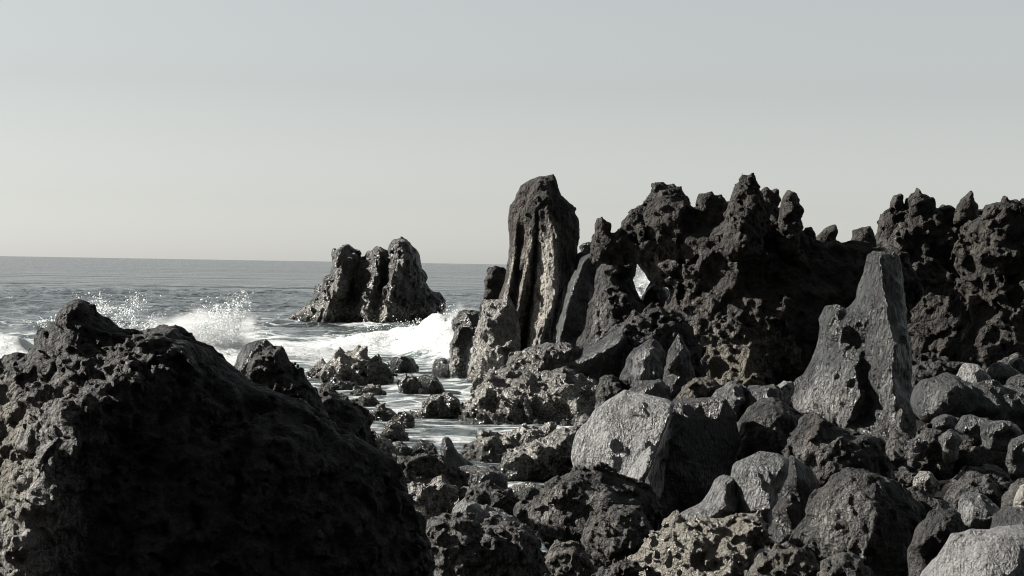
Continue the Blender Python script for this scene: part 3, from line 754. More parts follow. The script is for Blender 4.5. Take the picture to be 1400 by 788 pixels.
cb = group_thing('cracked_boulder', 980, 790, 21, 'smooth grey boulder split by a crack on a tan crusted base', 'boulder')
rock('right_half', 22, [(1004, 655), (1006, 638), (1020, 627), (1040, 620), (1065, 621), (1079, 628), (1081, 650), (1074, 664), (1060, 672), (1056, 688), (1050, 704), (1030, 716), (1008, 712), (1011, 690), (1007, 670)],
     [(1018, 640, 18, .7), (1040, 635, 24, .5), (1062, 640, 30, .2), (1032, 660, 30, .8), (1052, 665, 38, .5), (1025, 690, 34, .6), (1045, 692, 42, .5)], back=50, bulge=5, lump=(2, 30), chip=(2, 18), grain=(.8, 7), h=2.0, soft=2, mat='smooth', tone=.4, parent=cb)
rock('left_half', 22, [(915, 730), (930, 706), (945, 695), (962, 686), (973, 671), (981, 656), (990, 652), (1003, 656), (1006, 672), (1009, 690), (1005, 712), (985, 724), (950, 735)],
     [(990, 668, 20, .7), (985, 690, 34, .6), (960, 705, 32, .6, .3), (1000, 695, 36, .4)], back=50, bulge=5, lump=(2, 30), chip=(1.8, 18), grain=(.8, 7), h=2.0, soft=2, mat='smooth', tone=.5, parent=cb)
rock('crusted_base', 21, [(845, 840), (850, 785), (862, 768), (882, 754), (893, 736), (905, 724), (920, 712), (950, 706), (980, 712), (1010, 706), (1036, 704), (1048, 718), (1044, 742), (1030, 765), (1020, 795), (1020, 840)],
     [(915, 735, 24, .5, .9), (945, 722, 34, .5, .9), (975, 735, 44, .5, .9), (930, 765, 50, .4, .7), (975, 770, 62, .4, .8), (1010, 725, 48, .4, .8), (1030, 715, 44, .4, .7), (1010, 760, 58, .3, .5), (890, 775, 30, .4, .8), (960, 810, 76, .3, .6), (1005, 800, 60, .2, .4)],
     back=50, lump=(5, 22), chip=(6, 12), grain=(3, 6), h=2.2, mat='tide', tone=.3, tan=.8, parent=cb)
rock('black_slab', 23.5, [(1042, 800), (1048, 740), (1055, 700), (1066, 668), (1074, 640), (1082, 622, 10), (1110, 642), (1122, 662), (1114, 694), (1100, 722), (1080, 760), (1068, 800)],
     [(1070, 690, 30), (1085, 650, 28), (1062, 740, 30), (1095, 690, 14), (1085, 730, 14)], tone=-.7, back=40, bulge=3, lump=(1.5, 40), chip=(1, 24), grain=(.7, 8), h=2.2, mat='smooth',  # darker colour stands in for the shade between the rocks
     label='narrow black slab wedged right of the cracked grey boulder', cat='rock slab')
rock('craggy_boulder', 25, [(1072, 630), (1080, 605), (1085, 590), (1095, 575), (1105, 567), (1120, 565), (1130, 572), (1145, 585), (1165, 590), (1190, 595), (1205, 605), (1213, 620), (1220, 640), (1226, 670), (1228, 710), (1200, 730), (1150, 730), (1110, 690), (1082, 660)],
     [(1098, 590, 22, .2), (1092, 620, 28, .4), (1115, 580, 28, .1), (1120, 605, 40, .3), (1130, 630, 48, .3), (1115, 650, 46, .2), (1155, 605, 46), (1160, 640, 50), (1190, 620, 38), (1195, 660, 44)],
     back=50, lump=(5, 30), chip=(4.5, 15), grain=(2, 6), h=2.2, mat='clinker', tone=.1, label='dark craggy boulder overlapping the foot of the pale cone rock')
rock('ribbed_boulder', 21, [(1070, 780), (1078, 745), (1088, 728), (1104, 710), (1106, 692), (1124, 670), (1142, 652), (1160, 642), (1190, 645), (1215, 655), (1240, 675), (1258, 700), (1262, 740), (1262, 840), (1100, 840), (1078, 810)],
     [(1125, 695, 26, .5), (1150, 665, 36, .4), (1150, 705, 56, .3), (1180, 680, 64, .2), (1184, 700, 72, .2), (1178, 730, 74, .3), (1140, 735, 50, .3), (1110, 725, 20, .4), (1165, 745, 66, .4),
      (1200, 700, 60), (1215, 740, 56), (1230, 780, 56), (1170, 790, 60, 0), (1120, 770, 20), (1235, 710, 40)],  # lit left half also made paler in colour
     back=50, lump=(4, 34), chip=(3.5, 15), grain=(2.2, 5), h=2.2, mat='clinker', stretch=(1, 1, .7), tone=.1, label='big boulder with ribbed left face, below the dark craggy boulder', cat='boulder')
rock('lumpy_boulder', 19, [(1015, 840), (1022, 780), (1040, 762), (1060, 752), (1085, 748), (1105, 755), (1120, 775), (1122, 840)], lump=(6, 26), chip=(5, 13), grain=(2.4, 6), h=2.3, mat='clinker', tone=.25, tan=.35,
     label='lumpy tan boulder at the bottom edge below the black slab', cat='boulder')
rock('knobbly_boulder', 18.5, [(1115, 840), (1120, 785), (1135, 765), (1155, 755), (1175, 762), (1188, 780), (1192, 840)], lump=(5, 22), chip=(5, 12), grain=(2.4, 6), h=2.3, mat='clinker', tone=.2, tan=.25,
     label='knobbly boulder at the bottom edge under the ribbed boulder', cat='boulder')

# ---- right side
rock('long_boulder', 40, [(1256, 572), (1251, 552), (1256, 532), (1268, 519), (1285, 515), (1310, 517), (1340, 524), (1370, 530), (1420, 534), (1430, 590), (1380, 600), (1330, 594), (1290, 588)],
     [(1270, 535, 26, .5, .1), (1268, 560, 30, .5, .1), (1290, 535, 36), (1320, 550, 34), (1360, 560, 28), (1400, 560, 24)], back=60, bulge=6, lump=(4, 36), chip=(3.2, 18), grain=(1.4, 7), h=2.1, soft=2, mat='smooth',  # light on the left end is also painted paler
     label='long rounded dark boulder with a lit left end near the right edge', cat='boulder')
rock('white_stone', 44, [(1308, 524), (1312, 508), (1322, 499), (1336, 498), (1346, 506), (1352, 520), (1340, 530)], h=1.8, mat='smooth', tone=1, lump=(2, 14), chip=(2, 9), label='small whitish stone on top of the long rounded boulder')
for k, (x, y, w, hh, D, tn, lb) in enumerate([
        (1370, 512, 22, 13, 46, 0.15, 'dark cobble right of the small whitish stone'),
        (1393, 503, 16, 13, 47, 0.30, 'pale cobble at the right edge under the rusty buttress'),
        (1396, 526, 20, 12, 44, 0.15, 'flat cobble at the right edge on the long rounded boulder'),
        (1296, 580, 20, 13, 37, 0.25, 'grey cobble under the lit end of the long boulder'),
        (1332, 582, 24, 14, 36.5, 0.10, 'black cobble in the row under the long boulder'),
        (1368, 590, 26, 16, 36, 0.15, 'dark cobble under the right half of the long boulder'),
        (1300, 604, 16, 14, 34, 0.30, 'pale mottled cobble on the large shaded mound'),
        (1256, 607, 14, 10, 34, 0.25, 'small cobble right of the foot of the pale cone rock'),
        (1394, 618, 18, 24, 33, 0.20, 'upright cobble at the right edge above the shaded mound'),
        ]):
    rr = random.Random(k)
    pts = [(x + w * (1 + rr.uniform(-.14, .14)) * math.cos(a), y + hh * (1 + rr.uniform(-.14, .14)) * math.sin(a)) for a in [i * math.tau / 11 for i in range(11)]]
    rock('cobble', D, pts, h=1.8, mat='smooth', tone=tn, lump=(2, 16), chip=(2, 10), grain=(.8, 5), label=lb, cat='stone', group='cobbles by the long boulder')
rock('shaded_mound', 37.5, [(1270, 700), (1276, 650), (1290, 620), (1310, 602), (1340, 592), (1370, 592), (1420, 604), (1440, 720), (1300, 730)],
     [(1310, 625, 20, .2), (1340, 605, 22, .3), (1330, 650, 26), (1380, 640, 20), (1360, 690, 30)], back=60, lump=(4, 34), chip=(3, 18), grain=(1.4, 7), h=2.3, mat='clinker', label='large shaded mound below the long rounded boulder')
rock('mottled_stone', 27, [(1248, 668), (1250, 652), (1258, 646), (1270, 645), (1278, 650), (1284, 662), (1280, 676), (1262, 682)], [(1258, 658, 10, 1, .2), (1266, 652, 12, 1), (1272, 665, 10, .1)], h=1.9, mat='tide', tone=.6, lump=(2, 12), chip=(2, 8),
     label='small mottled pale stone alone in the shade left of the shaded mound')
rock('striped_boulder', 22, [(1308, 706), (1310, 690), (1316, 681), (1330, 678), (1350, 679), (1364, 688), (1372, 702), (1366, 724), (1340, 732), (1318, 726)], [(1320, 692, 14, .9, .1), (1322, 712, 18, .8), (1335, 690, 20, .3), (1350, 705, 24, .2)],
     h=2.0, mat='smooth', tone=.35, lump=(2, 24), chip=(2, 14), label='rounded grey boulder with pale left edge right of centre bottom', cat='boulder')
rock('edge_stone', 23, [(1382, 700), (1386, 682), (1396, 668), (1412, 660), (1424, 680), (1420, 706)], h=2.0, mat='tide', tone=.9, label='bright stone cut by the right edge above the big pale boulder')
rock('dark_wedge', 21.5, [(1352, 738), (1362, 708), (1376, 696), (1400, 700), (1430, 712), (1430, 760), (1370, 760)], h=2.1, mat='smooth', tone=.15, label='dark wedge rock between the grey boulder and the right edge')
rock('pale_boulder', 17, [(1258, 840), (1264, 788), (1275, 765), (1292, 750), (1312, 738), (1330, 728), (1350, 724), (1380, 722), (1420, 728), (1450, 760), (1460, 840)],
     [(1300, 765, 36, 1, .15), (1290, 800, 46, 1, .2), (1330, 745, 42, .9, .1), (1335, 780, 70, .9, .2), (1360, 740, 40, .6), (1372, 770, 70, .6), (1390, 745, 44, .3), (1400, 780, 60, .3), (1350, 820, 90, .8, .2), (1420, 800, 60, .2)],
     back=55, bulge=8, lump=(3, 44), chip=(3, 22), grain=(1.4, 8), h=2.3, mat='smooth', tone=.8, tan=.2, label='big pale rounded boulder in the bottom right corner', cat='boulder')
rock('shade_block', 20, [(1240, 840), (1244, 760), (1252, 730), (1268, 705), (1290, 695), (1312, 705), (1330, 725), (1320, 750), (1290, 770), (1275, 840)], [(1265, 730, 20), (1285, 715, 24), (1300, 735, 20), (1262, 780, 24)], h=2.2, mat='clinker',
     label='dark block behind the big pale boulder in the bottom right')
rock('shade_ridge', 24, [(1215, 740), (1222, 690), (1232, 670), (1250, 668), (1275, 678), (1300, 690), (1310, 710), (1290, 740)], h=2.2, mat='clinker', label='low dark rock below the small mottled pale stone')

# ---- water's edge and middle left
rock('low_reef', 38, [(664, 668), (672, 645), (690, 622), (715, 610), (740, 601), (757, 595), (775, 589), (792, 588), (794, 620), (788, 650), (770, 668), (700, 674)],
     [(690, 635, 22, .6), (715, 620, 30, .7), (745, 612, 34, .6), (770, 600, 30, .5), (720, 640, 24), (755, 635, 26), (740, 655, 16)], back=60, lump=(4, 20), chip=(4.5, 11), grain=(2, 5), h=2.0, mat='tide',
     label='long dark undercut reef left of the brightest slab', cat='reef')
rock('barnacled_reef', 42, [(618, 650), (628, 622), (640, 606), (660, 598), (690, 594), (715, 588), (745, 585), (768, 590), (760, 610), (720, 630), (690, 650), (650, 656)],
     [(640, 625, 12, .8, .1), (660, 612, 14, .9, .1), (690, 605, 14, .9), (720, 600, 12, .8), (670, 632, 20, .8, .2)], back=50, lump=(4, 14), chip=(5, 9), grain=(3, 5), h=1.9, mat='tide', tone=.8,
     label='speckled barnacled reef behind the long dark undercut reef', cat='reef')
SM = [
    ('fin_rock', 36, [(594, 640), (600, 612), (606, 600), (610, 596), (618, 605), (628, 620), (643, 638), (634, 652), (608, 650)], 'smooth', 0, 0, 'black fin-shaped rock pointing up beside the inlet'),
    ('smooth_boulder', 34, [(620, 656), (632, 643), (650, 636), (668, 640), (694, 650), (696, 668), (660, 672), (632, 670)], 'smooth', .1, .05, 'smooth low boulder in front of the long dark undercut reef'),
    ('ridged_boulder', 32, [(535, 660), (543, 632), (560, 625), (585, 619), (606, 624), (624, 645), (634, 664), (616, 678), (585, 674), (552, 678)], 'clinker', .15, .05, 'dark ridged boulder left of the smooth low boulder'),
    ('mossy_boulder', 28, [(553, 680), (560, 664), (575, 659), (592, 656), (612, 659), (628, 672), (632, 692), (600, 706), (572, 704)], 'tide', .3, .35, 'mossy tan-tinged boulder beside the foreground shadow rock'),
    ('mottled_boulder', 28, [(596, 715), (602, 690), (620, 676), (640, 672), (655, 680), (650, 705), (630, 720)], 'clinker', .3, .1, 'mottled boulder just right of the mossy boulder'),
    ('stepped_boulder', 27, [(630, 690), (642, 668), (665, 662), (692, 670), (718, 690), (712, 712), (670, 712)], 'clinker', .2, .1, 'stepped dark boulder left of the rough footing of the bright slab'),
    ('gap_rock', 31, [(686, 708), (696, 682), (716, 668), (742, 664), (764, 672), (770, 690), (745, 712), (705, 716)], 'clinker', .15, .05, 'dark rock in the hollow between the undercut reef and the footing'),
    ('hollow_stone', 33, [(690, 684), (698, 668), (714, 660), (732, 662), (738, 676), (720, 690)], 'tide', .2, 0, 'wet stone in the hollow under the long undercut reef'),
    ('hollow_block', 34, [(742, 688), (746, 668), (760, 656), (782, 652), (796, 664), (790, 690)], 'clinker', .1, 0, 'dark block in the hollow touching the left foot of the brightest slab'),
    ('capstone', 23, [(614, 716), (624, 698), (636, 685), (652, 690), (684, 702), (722, 722), (712, 742), (660, 730)], 'smooth', .7, .15, 'pale flat stone lying on top of the bottom centre boulder'),
    ('front_boulder', 20, [(578, 728), (594, 713), (615, 706), (640, 708), (662, 716), (690, 715), (716, 722), (732, 736), (741, 762), (742, 845), (600, 845), (597, 795), (586, 762)], 'clinker', .3, .15, 'large rough boulder at the bottom just right of the foreground shadow'),
    ('side_boulder', 21, [(730, 845), (735, 790), (745, 765), (762, 752), (785, 750), (808, 762), (822, 790), (825, 845)], 'clinker', .3, .3, 'rubbly boulder at the bottom edge right of the large rough boulder'),
    ('corner_boulder', 20.5, [(806, 845), (812, 790), (830, 775), (855, 765), (872, 775), (880, 845)], 'clinker', .15, .2, 'small shaded boulder at the bottom edge left of the crusted base'),
    ('spiky_rock', 68, [(434, 540), (440, 514), (446, 500), (455, 490), (460, 487), (460, 480), (464, 475), (470, 482), (478, 484), (490, 479), (496, 481), (503, 488), (509, 496), (511, 491), (516, 498), (526, 510), (535, 520), (536, 545)], 'tide', .9, .25, 'spiky pale mottled rock standing in the foam'),
    ('black_stone', 70, [(411, 516), (424, 502), (440, 494), (449, 498), (446, 516), (430, 520)], 'tide', 0, 0, 'small black stone left of the spiky mottled rock'),
    ('round_boulder', 74, [(529, 514), (531, 503), (535, 494), (543, 488), (555, 486), (564, 491), (571, 503), (573, 516), (560, 522), (535, 522)], 'smooth', .05, 0, 'round black boulder in the foam right of the spiky rock'),
    ('pale_wet_rock', 63, [(540, 546), (547, 525), (555, 514), (566, 517), (577, 527), (576, 548)], 'tide', .9, .1, 'small pale wet rock touching the sloping dark one in the channel'),
    ('dark_wet_rock', 63, [(562, 540), (570, 520), (580, 513), (593, 514), (603, 524), (611, 540), (600, 548), (570, 548)], 'smooth', .05, 0, 'sloping dark wet rock in the middle of the channel'),
    ('tiny_stone', 60, [(643, 524), (648, 515), (656, 512), (664, 518), (664, 526)], 'tide', 0, 0, 'tiny dark stone at the water edge under the pale barnacled foot'),
    ('awash_rock', 64, [(428, 542), (440, 526), (455, 520), (475, 520), (486, 530), (482, 546)], 'tide', .2, .05, 'dark rock awash in front of the spiky mottled rock'),
    ('low_stone', 61, [(472, 545), (485, 532), (505, 527), (522, 530), (526, 540), (505, 548)], 'tide', .3, .1, 'low flat stone in the water right below the spiky rock'),
    ('grey_wet_stone', 57, [(474, 568), (482, 550), (492, 542), (506, 539), (516, 545), (520, 562), (505, 572)], 'tide', .35, .05, 'grey wet stone on the left side of the channel'),
    ('channel_reef', 53, [(552, 578), (562, 563), (580, 558), (590, 546), (600, 540), (612, 537), (625, 545), (636, 560), (634, 582), (600, 584)], 'tide', .15, 0, 'jagged dark reef crossing the channel toward the ledge'),
    ('bank_rock', 52, [(484, 585), (496, 566), (515, 558), (535, 562), (546, 574), (540, 590)], 'tide', .1, 0, 'dark rock on the left bank of the channel'),
    ('weedy_rock', 50, [(534, 590), (538, 574), (548, 566), (560, 572), (566, 586), (560, 596)], 'tide', .4, .6, 'small weedy yellowish rock in the channel'),
    ('wet_block', 46, [(515, 606), (522, 586), (534, 576), (548, 580), (558, 594), (560, 610)], 'tide', .3, 0, 'wet black block below the weedy yellowish rock'),
    ('inlet_stone', 42, [(556, 632), (563, 612), (575, 602), (590, 608), (598, 624), (590, 640)], 'smooth', 0, 0, 'rounded black stone at the near end of the inlet'),
    ('inlet_block', 42, [(524, 640), (530, 615), (544, 604), (558, 610), (566, 630), (560, 648)], 'tide', .5, .15, 'pale speckled block at the near end of the inlet'),
    ('bank_block', 38, [(482, 650), (488, 612), (500, 596), (520, 594), (536, 606), (542, 650)], 'tide', .2, .05, 'mottled block on the left bank at the end of the inlet'),
    ('bank_slope', 26, [(424, 560), (432, 540), (448, 533), (470, 544), (490, 558), (502, 574), (515, 640), (545, 720), (572, 830), (360, 830), (400, 640)], 'clinker', .1, 0, 'rough dark rock sloping down into the channel beside the foreground rock'),
    ('ledge_stone', 36, [(506, 668), (516, 635), (534, 622), (552, 630), (556, 668)], 'clinker', .1, 0, 'dark stone emerging from behind the foreground shadow rock'),
]
for nm, D, pts, mt, tn, ta, lb in SM:
    sz = min(max(p[0] for p in pts) - min(p[0] for p in pts), max(p[1] for p in pts) - min(p[1] for p in pts))
    k = min(1.0, sz / 60)
    sm = mt == 'smooth'
    rock(nm, D, pts, h=1.6 if sz < 45 else 2.0, mat=mt, tone=tn, tan=ta, lump=((2.5 if sm else 4) * k + .4, 8 + 22 * k), chip=((2 if sm else 5) * k + .8, 6 + 8 * k),
         grain=((.8 if sm else 2) * k + .3, 5), label=lb)

FILL = [
    ('stepped_rock', 55, [(796, 560), (806, 500), (824, 468), (842, 445), (868, 430), (900, 424), (930, 432), (952, 465), (965, 520), (960, 570), (800, 575)], 'clinker', .2, .1,
     [(830, 480, 24, .4), (850, 455, 26, .3), (880, 445, 30, .2), (850, 500, 44, .4), (890, 480, 50, .2), (920, 460, 40, .1), (930, 500, 56, .2)], 'broad stepped rock rising to the ridge right of the fallen slab'),
    ('rubble_block', 46, [(876, 590), (886, 556), (902, 538), (928, 532), (952, 542), (968, 566), (960, 596)], 'clinker', .2, .1, [], 'rough block between the triangular point and the big shaded slab'),
    ('rubble_mound', 45, [(984, 590), (996, 556), (1018, 540), (1050, 536), (1078, 548), (1092, 572), (1088, 596)], 'clinker', .25, .15, [], 'rubble mound below the cave, left of the grey cone rock'),
    ('shore_block', 41, [(776, 624), (782, 590), (796, 572), (816, 572), (832, 590), (836, 624)], 'tide', .3, .05, [], 'rough block wedged between the lumpy ledge and the brightest slab'),
    ('angular_block', 37, [(1236, 660), (1244, 612), (1256, 590), (1278, 582), (1298, 594), (1304, 625), (1290, 660)], 'clinker', .2, .05, [], 'angular block at the right foot of the grey cone rock'),
    ('shadow_block', 31, [(1282, 720), (1296, 676), (1318, 656), (1350, 652), (1378, 668), (1392, 700), (1384, 730)], 'clinker', .05, 0, [], 'dark block just above the rounded grey boulder with the pale edge'),
    ('edge_block', 29, [(1362, 720), (1374, 680), (1394, 656), (1424, 652), (1446, 690), (1446, 730)], 'clinker', .1, .05, [], 'dark block at the right edge above the bright edge stone'),
    ('shaded_rock', 52, [(1218, 560), (1228, 520), (1246, 500), (1270, 490), (1304, 494), (1334, 506), (1348, 540), (1344, 570)], 'clinker', .05, 0, [], 'shaded rock at the cliff foot behind the long rounded boulder'),
    ('cliff_rubble', 51, [(1326, 560), (1336, 520), (1356, 500), (1388, 490), (1424, 494), (1440, 530), (1440, 570)], 'clinker', .3, .1, [], 'knobbly rubble at the foot of the right edge buttress'),
    ('jagged_rock', 36, [(1190, 650), (1200, 612), (1220, 594), (1246, 598), (1256, 622), (1250, 655)], 'clinker', .2, .15, [], 'rough rock at the very foot of the grey cone rock'),
    ('shade_stone', 34, [(1286, 696), (1300, 656), (1326, 640), (1362, 640), (1388, 658), (1394, 696)], 'clinker', .1, 0, [], 'dark rock in front of the large shaded mound'),
    ('mid_block', 30, [(1190, 720), (1200, 672), (1216, 650), (1240, 642), (1262, 655), (1270, 690), (1264, 725)], 'clinker', .05, 0, [], 'shaded block between the craggy boulder and the small mottled stone'),
]
for nm, D, pts, mt, tn, ta, ct, lb in FILL:
    rock(nm, D, pts, ct, h=2.1, mat=mt, tone=tn, tan=ta, lump=(5, 28), chip=(5, 14), grain=(2, 6), label=lb)

# ================================================================= foreground
rock('near_crag', 17, [(300, 720), (308, 560), (312, 512), (322, 498), (326, 485), (330, 473), (345, 469), (362, 467), (372, 474), (378, 492), (384, 520), (392, 720)], [(334, 490, 24, .5), (332, 505, 26, .5), (352, 480, 24), (355, 510, 26)],  # lit left rim painted paler than the rest
     back=40, bulge=4, lump=(1.5, 26), chip=(1.5, 16), grain=(.8, 6), h=2.2, mat='smooth', label='upright dark lump with a bright left rim behind the foreground rock')
rock('near_block', 16, [(338, 560), (342, 508), (346, 492), (352, 482), (368, 476), (382, 476), (388, 482), (391, 493), (403, 501), (412, 513), (427, 525), (436, 540), (446, 565), (468, 620), (520, 730), (315, 730), (332, 600)],
     [(352, 492, 22, .5), (348, 512, 26, .5), (375, 486, 24), (380, 510, 28), (410, 535, 30), (425, 560, 28), (390, 570, 40)], back=50, bulge=4, lump=(6, 26), chip=(5, 15), grain=(2.4, 6), h=2.2, mat='clinker',  # sunlit left edge put into the colour, paler
     label='dark block sloping right toward the channel behind the foreground rock')
SEED[0] += 5
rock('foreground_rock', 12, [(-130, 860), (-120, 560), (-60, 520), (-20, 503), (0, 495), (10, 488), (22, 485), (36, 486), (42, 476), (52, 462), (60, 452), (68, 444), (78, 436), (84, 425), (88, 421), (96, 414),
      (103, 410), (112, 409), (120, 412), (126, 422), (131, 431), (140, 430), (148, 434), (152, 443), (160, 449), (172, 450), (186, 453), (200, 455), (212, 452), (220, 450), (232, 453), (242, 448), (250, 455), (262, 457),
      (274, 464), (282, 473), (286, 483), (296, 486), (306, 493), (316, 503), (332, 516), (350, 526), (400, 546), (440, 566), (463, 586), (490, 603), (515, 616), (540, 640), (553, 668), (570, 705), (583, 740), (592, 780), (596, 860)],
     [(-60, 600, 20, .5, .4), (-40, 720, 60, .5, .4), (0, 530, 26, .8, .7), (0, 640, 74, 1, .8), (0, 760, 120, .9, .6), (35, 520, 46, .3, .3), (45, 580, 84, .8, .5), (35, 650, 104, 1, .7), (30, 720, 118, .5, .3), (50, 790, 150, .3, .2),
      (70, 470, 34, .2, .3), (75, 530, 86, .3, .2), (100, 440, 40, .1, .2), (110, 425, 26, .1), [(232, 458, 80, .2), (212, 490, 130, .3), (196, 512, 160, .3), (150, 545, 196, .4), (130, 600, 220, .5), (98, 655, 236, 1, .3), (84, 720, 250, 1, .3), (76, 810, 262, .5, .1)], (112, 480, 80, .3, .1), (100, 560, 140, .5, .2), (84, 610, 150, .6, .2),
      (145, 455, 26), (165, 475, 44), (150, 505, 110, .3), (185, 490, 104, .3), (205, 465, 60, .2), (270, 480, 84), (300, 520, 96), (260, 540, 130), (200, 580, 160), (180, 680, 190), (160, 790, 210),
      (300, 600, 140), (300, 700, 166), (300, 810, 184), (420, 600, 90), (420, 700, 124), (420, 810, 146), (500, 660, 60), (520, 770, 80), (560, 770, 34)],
     back=70, bulge=10, lump=(6, 50), chip=(9.5, 20), grain=(5, 8), h=2.7, soft=1, mat='clinker', tone=.1,  # sunlit left flank painted paler and tanner than the shaded side
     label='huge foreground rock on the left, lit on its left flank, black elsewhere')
# ================================================================= loose stones between the rocks
def rubble_proto(seed):
    r = random.Random(seed)
    pts = []
    for i in range(9):
        a = i * math.tau / 9 + r.uniform(-.2, .2); q = r.uniform(14, 21)
        pts.append((q * math.cos(a) * 1.15, q * math.sin(a) * .8))
    o = rock('loose_stones', 10, pts, h=3.8, lump=(3, 20), chip=(4.4, 13), grain=(0, 5), back=15, bulge=13)
    me = o.data
    V = np.empty(len(me.vertices) * 3, np.float32); me.vertices.foreach_get('co', V); V = V.reshape(-1, 3)
    Q = np.empty(len(me.polygons) * 3, np.int32); me.polygons.foreach_get('vertices', Q); Q = Q.reshape(-1, 3)
    bpy.data.objects.remove(o); bpy.data.meshes.remove(me)
    V -= V.mean(0)
    return V / np.abs(V).max(), Q
protos = [rubble_proto(k) for k in range(8)]
rr = np.random.default_rng(11)
Vs, Qs, T0, A0 = [], [], [], 0
n_st = 280
y = 15 + 47 * rr.random(n_st) ** 1.3
x = (rr.uniform(-190, 1050, n_st)) / FPX * y
z = ground_z(x, y)
ok = z > -0.25
for xx, yy, zz in zip(x[ok], y[ok], z[ok]):
    V, Q = protos[rr.integers(8)]
    s = (0.12 + 0.26 * rr.random() ** 2) * (0.75 + yy / 90)
    R = Matrix.Rotation(rr.uniform(0, math.tau), 3, 'Z') @ Matrix.Rotation(rr.uniform(-.5, .5), 3, 'X') @ Matrix.Rotation(rr.uniform(-.5, .5), 3, 'Y')
    Vs.append((V * s * rr.uniform(.75, 1.3, 3)) @ np.array(R).T + (xx, yy, zz + .15 * s)); Qs.append(Q + A0); A0 += len(V)
    T0.append(np.full(len(V), rr.random() ** 3 * .5))
T0 = np.concatenate(T0)
me = mesh_from('loose_stones', np.concatenate(Vs), np.concatenate(Qs), {'tone': T0, 'tan': T0 * .6}, smooth=False)
me.materials.append(gm)
o = bpy.data.objects.new('loose_stones', me); C.objects.link(o); o['px'] = .014
tag(o, 'loose dark stones filling the gaps between boulders', 'stones', kind='stuff')

# ================================================================= sea
pxs = np.concatenate((np.arange(-1500, -300, 30), np.arange(-240, 930, 3.6), np.arange(960, 2900, 30)))
belows = [440.0]
while belows[-1] > 0.5:
    q = belows[-1]
    belows.append(q - min(max(q * 0.0064, 0.16), 0.6 if q < 190 else 1.8))
belows = np.array(belows + [0.3])
Ds = 4 * FPX / belows
PX, DD = np.meshgrid(pxs, Ds, indexing='ij')
X = (PX - 700) / FPX * DD
Y = DD.copy()
step = np.gradient(Ds)[None, :]
Z = np.zeros_like(X)
wr = np.random.default_rng(3)
for k in range(60):
    lam = 1.3 * (6 / 1.3) ** wr.random()
    th = wr.normal(math.radians(250), 0.85)
    kx, ky = math.cos(th) * math.tau / lam, math.sin(th) * math.tau / lam
    ph = wr.uniform(0, math.tau)
    amp = 0.015 * lam ** 0.25
    fade = np.clip(1.4 - 3.4 * step / lam, 0, 1)
    s = np.sin(kx * X + ky * Y + ph + 1.2 * np.sin(0.13 * X + 0.09 * Y + k) + 0.7 * np.sin(0.31 * X - 0.22 * Y + 2.1 * k))
    Z += amp * fade * (s + 0.45 * s * np.abs(s))
calm = np.clip((Y - 45) / 90, .12, 1) + 1.5 * np.clip((Y - 140) / 100, 0, 1)
Z *= calm
pp = np.stack((X.ravel(), Y.ravel(), np.zeros(X.size)), 1).astype(np.float32)
near = (pp[:, 1] < 260)
chop = np.zeros(X.size, np.float32)
chop[near] = fbm(pp[near] / np.array((1.8, 2.2, 1), np.float32), 77, 4, .55, True)
chop = chop.reshape(X.shape)
Z += 0.12 * chop * np.maximum(calm, .3)
def gauss(a, s): return np.exp(-0.5 * (a / s) ** 2)
def smooth01(a): a = np.clip(a, 0, 1); return a * a * (3 - 2 * a)
big = fbm((pp / np.array((6, 5, 1), np.float32)).astype(np.float32), 91, 4).reshape(X.shape)
# surf rolling in towards the pillar
crestD = 90 + 3 * np.sin(PX / 37.0)
hgt = 0.15 + 1.4 * smooth01((PX - 395) / 245)
hgt *= smooth01((690 - PX) / 30)
dd = DD - crestD
ridge_w = np.where(dd < 0, gauss(dd, 3.0), gauss(dd, 7.0))
surf = fbm((pp / np.array((1.6, 1.6, 1), np.float32)).astype(np.float32), 55, 4, .6).reshape(X.shape)
Z += hgt * ridge_w * (0.85 + 0.5 * big + .2 * chop + .4 * surf)
# surf at the left edge
lw = smooth01((60 - PX) / 40) * np.where(DD < 84, gauss(DD - 84, 2.0), gauss(DD - 84, 4))
Z += 0.7 * lw * (1 + .4 * big)
lw2 = gauss(PX - 270, 75) * np.where(DD < 83, gauss(DD - 83, 2.5), gauss(DD - 83, 5))
Z += 0.75 * lw2 * (0.9 + .5 * big + .5 * surf)
foam = 0.10 + 0.6 * lw2
foam += 0.75 * ridge_w * smooth01((PX - 330) / 120) * smooth01((720 - PX) / 40)
foam += 0.8 * lw
foam += 0.17 * smooth01((DD - 52) / 12) * smooth01((128 - DD) / 30) * smooth01((PX - 150) / 200) * smooth01((700 - PX) / 40)
foam += 0.24 * gauss(DD - 80, 16) * smooth01((420 - PX) / 80)
foam += 0.12 * smooth01((66 - DD) / 10)
foam += 0.35 * gauss(DD - 134, 5) * gauss(PX - 500, 90)
foam += 0.6 * gauss(PX - 885, 60) * smooth01((DD - 70) / 5) * smooth01((150 - DD) / 20)
foam += 0.16 * smooth01((260 - DD) / 160)
foam = np.clip(foam, 0, 1.1)
ni, nj = X.shape
ii, jj = np.meshgrid(np.arange(ni - 1), np.arange(nj - 1), indexing='ij')
k0 = (ii * nj + jj).ravel()
me = mesh_from('sea', np.stack((X.ravel(), Y.ravel(), Z.ravel()), 1), np.stack((k0, k0 + nj, k0 + nj + 1, k0 + 1), 1), {'foam': foam.ravel()})
m, nt = nodes_of('sea_water')
b = NB(nt)
geo = b.n('ShaderNodeNewGeometry').outputs['Position']
fo = b.attr('foam')
w1 = b.noise(b.vscale(geo, (1, .8, 1)), 0.9, 6, .6, .3)
w2 = b.noise(b.vscale(geo, (.5, 1, 1)), 0.16, 5, .6, .5)
w3 = b.noise(b.vscale(geo, (.35, 1, 1)), 0.03, 4, .6, .3)
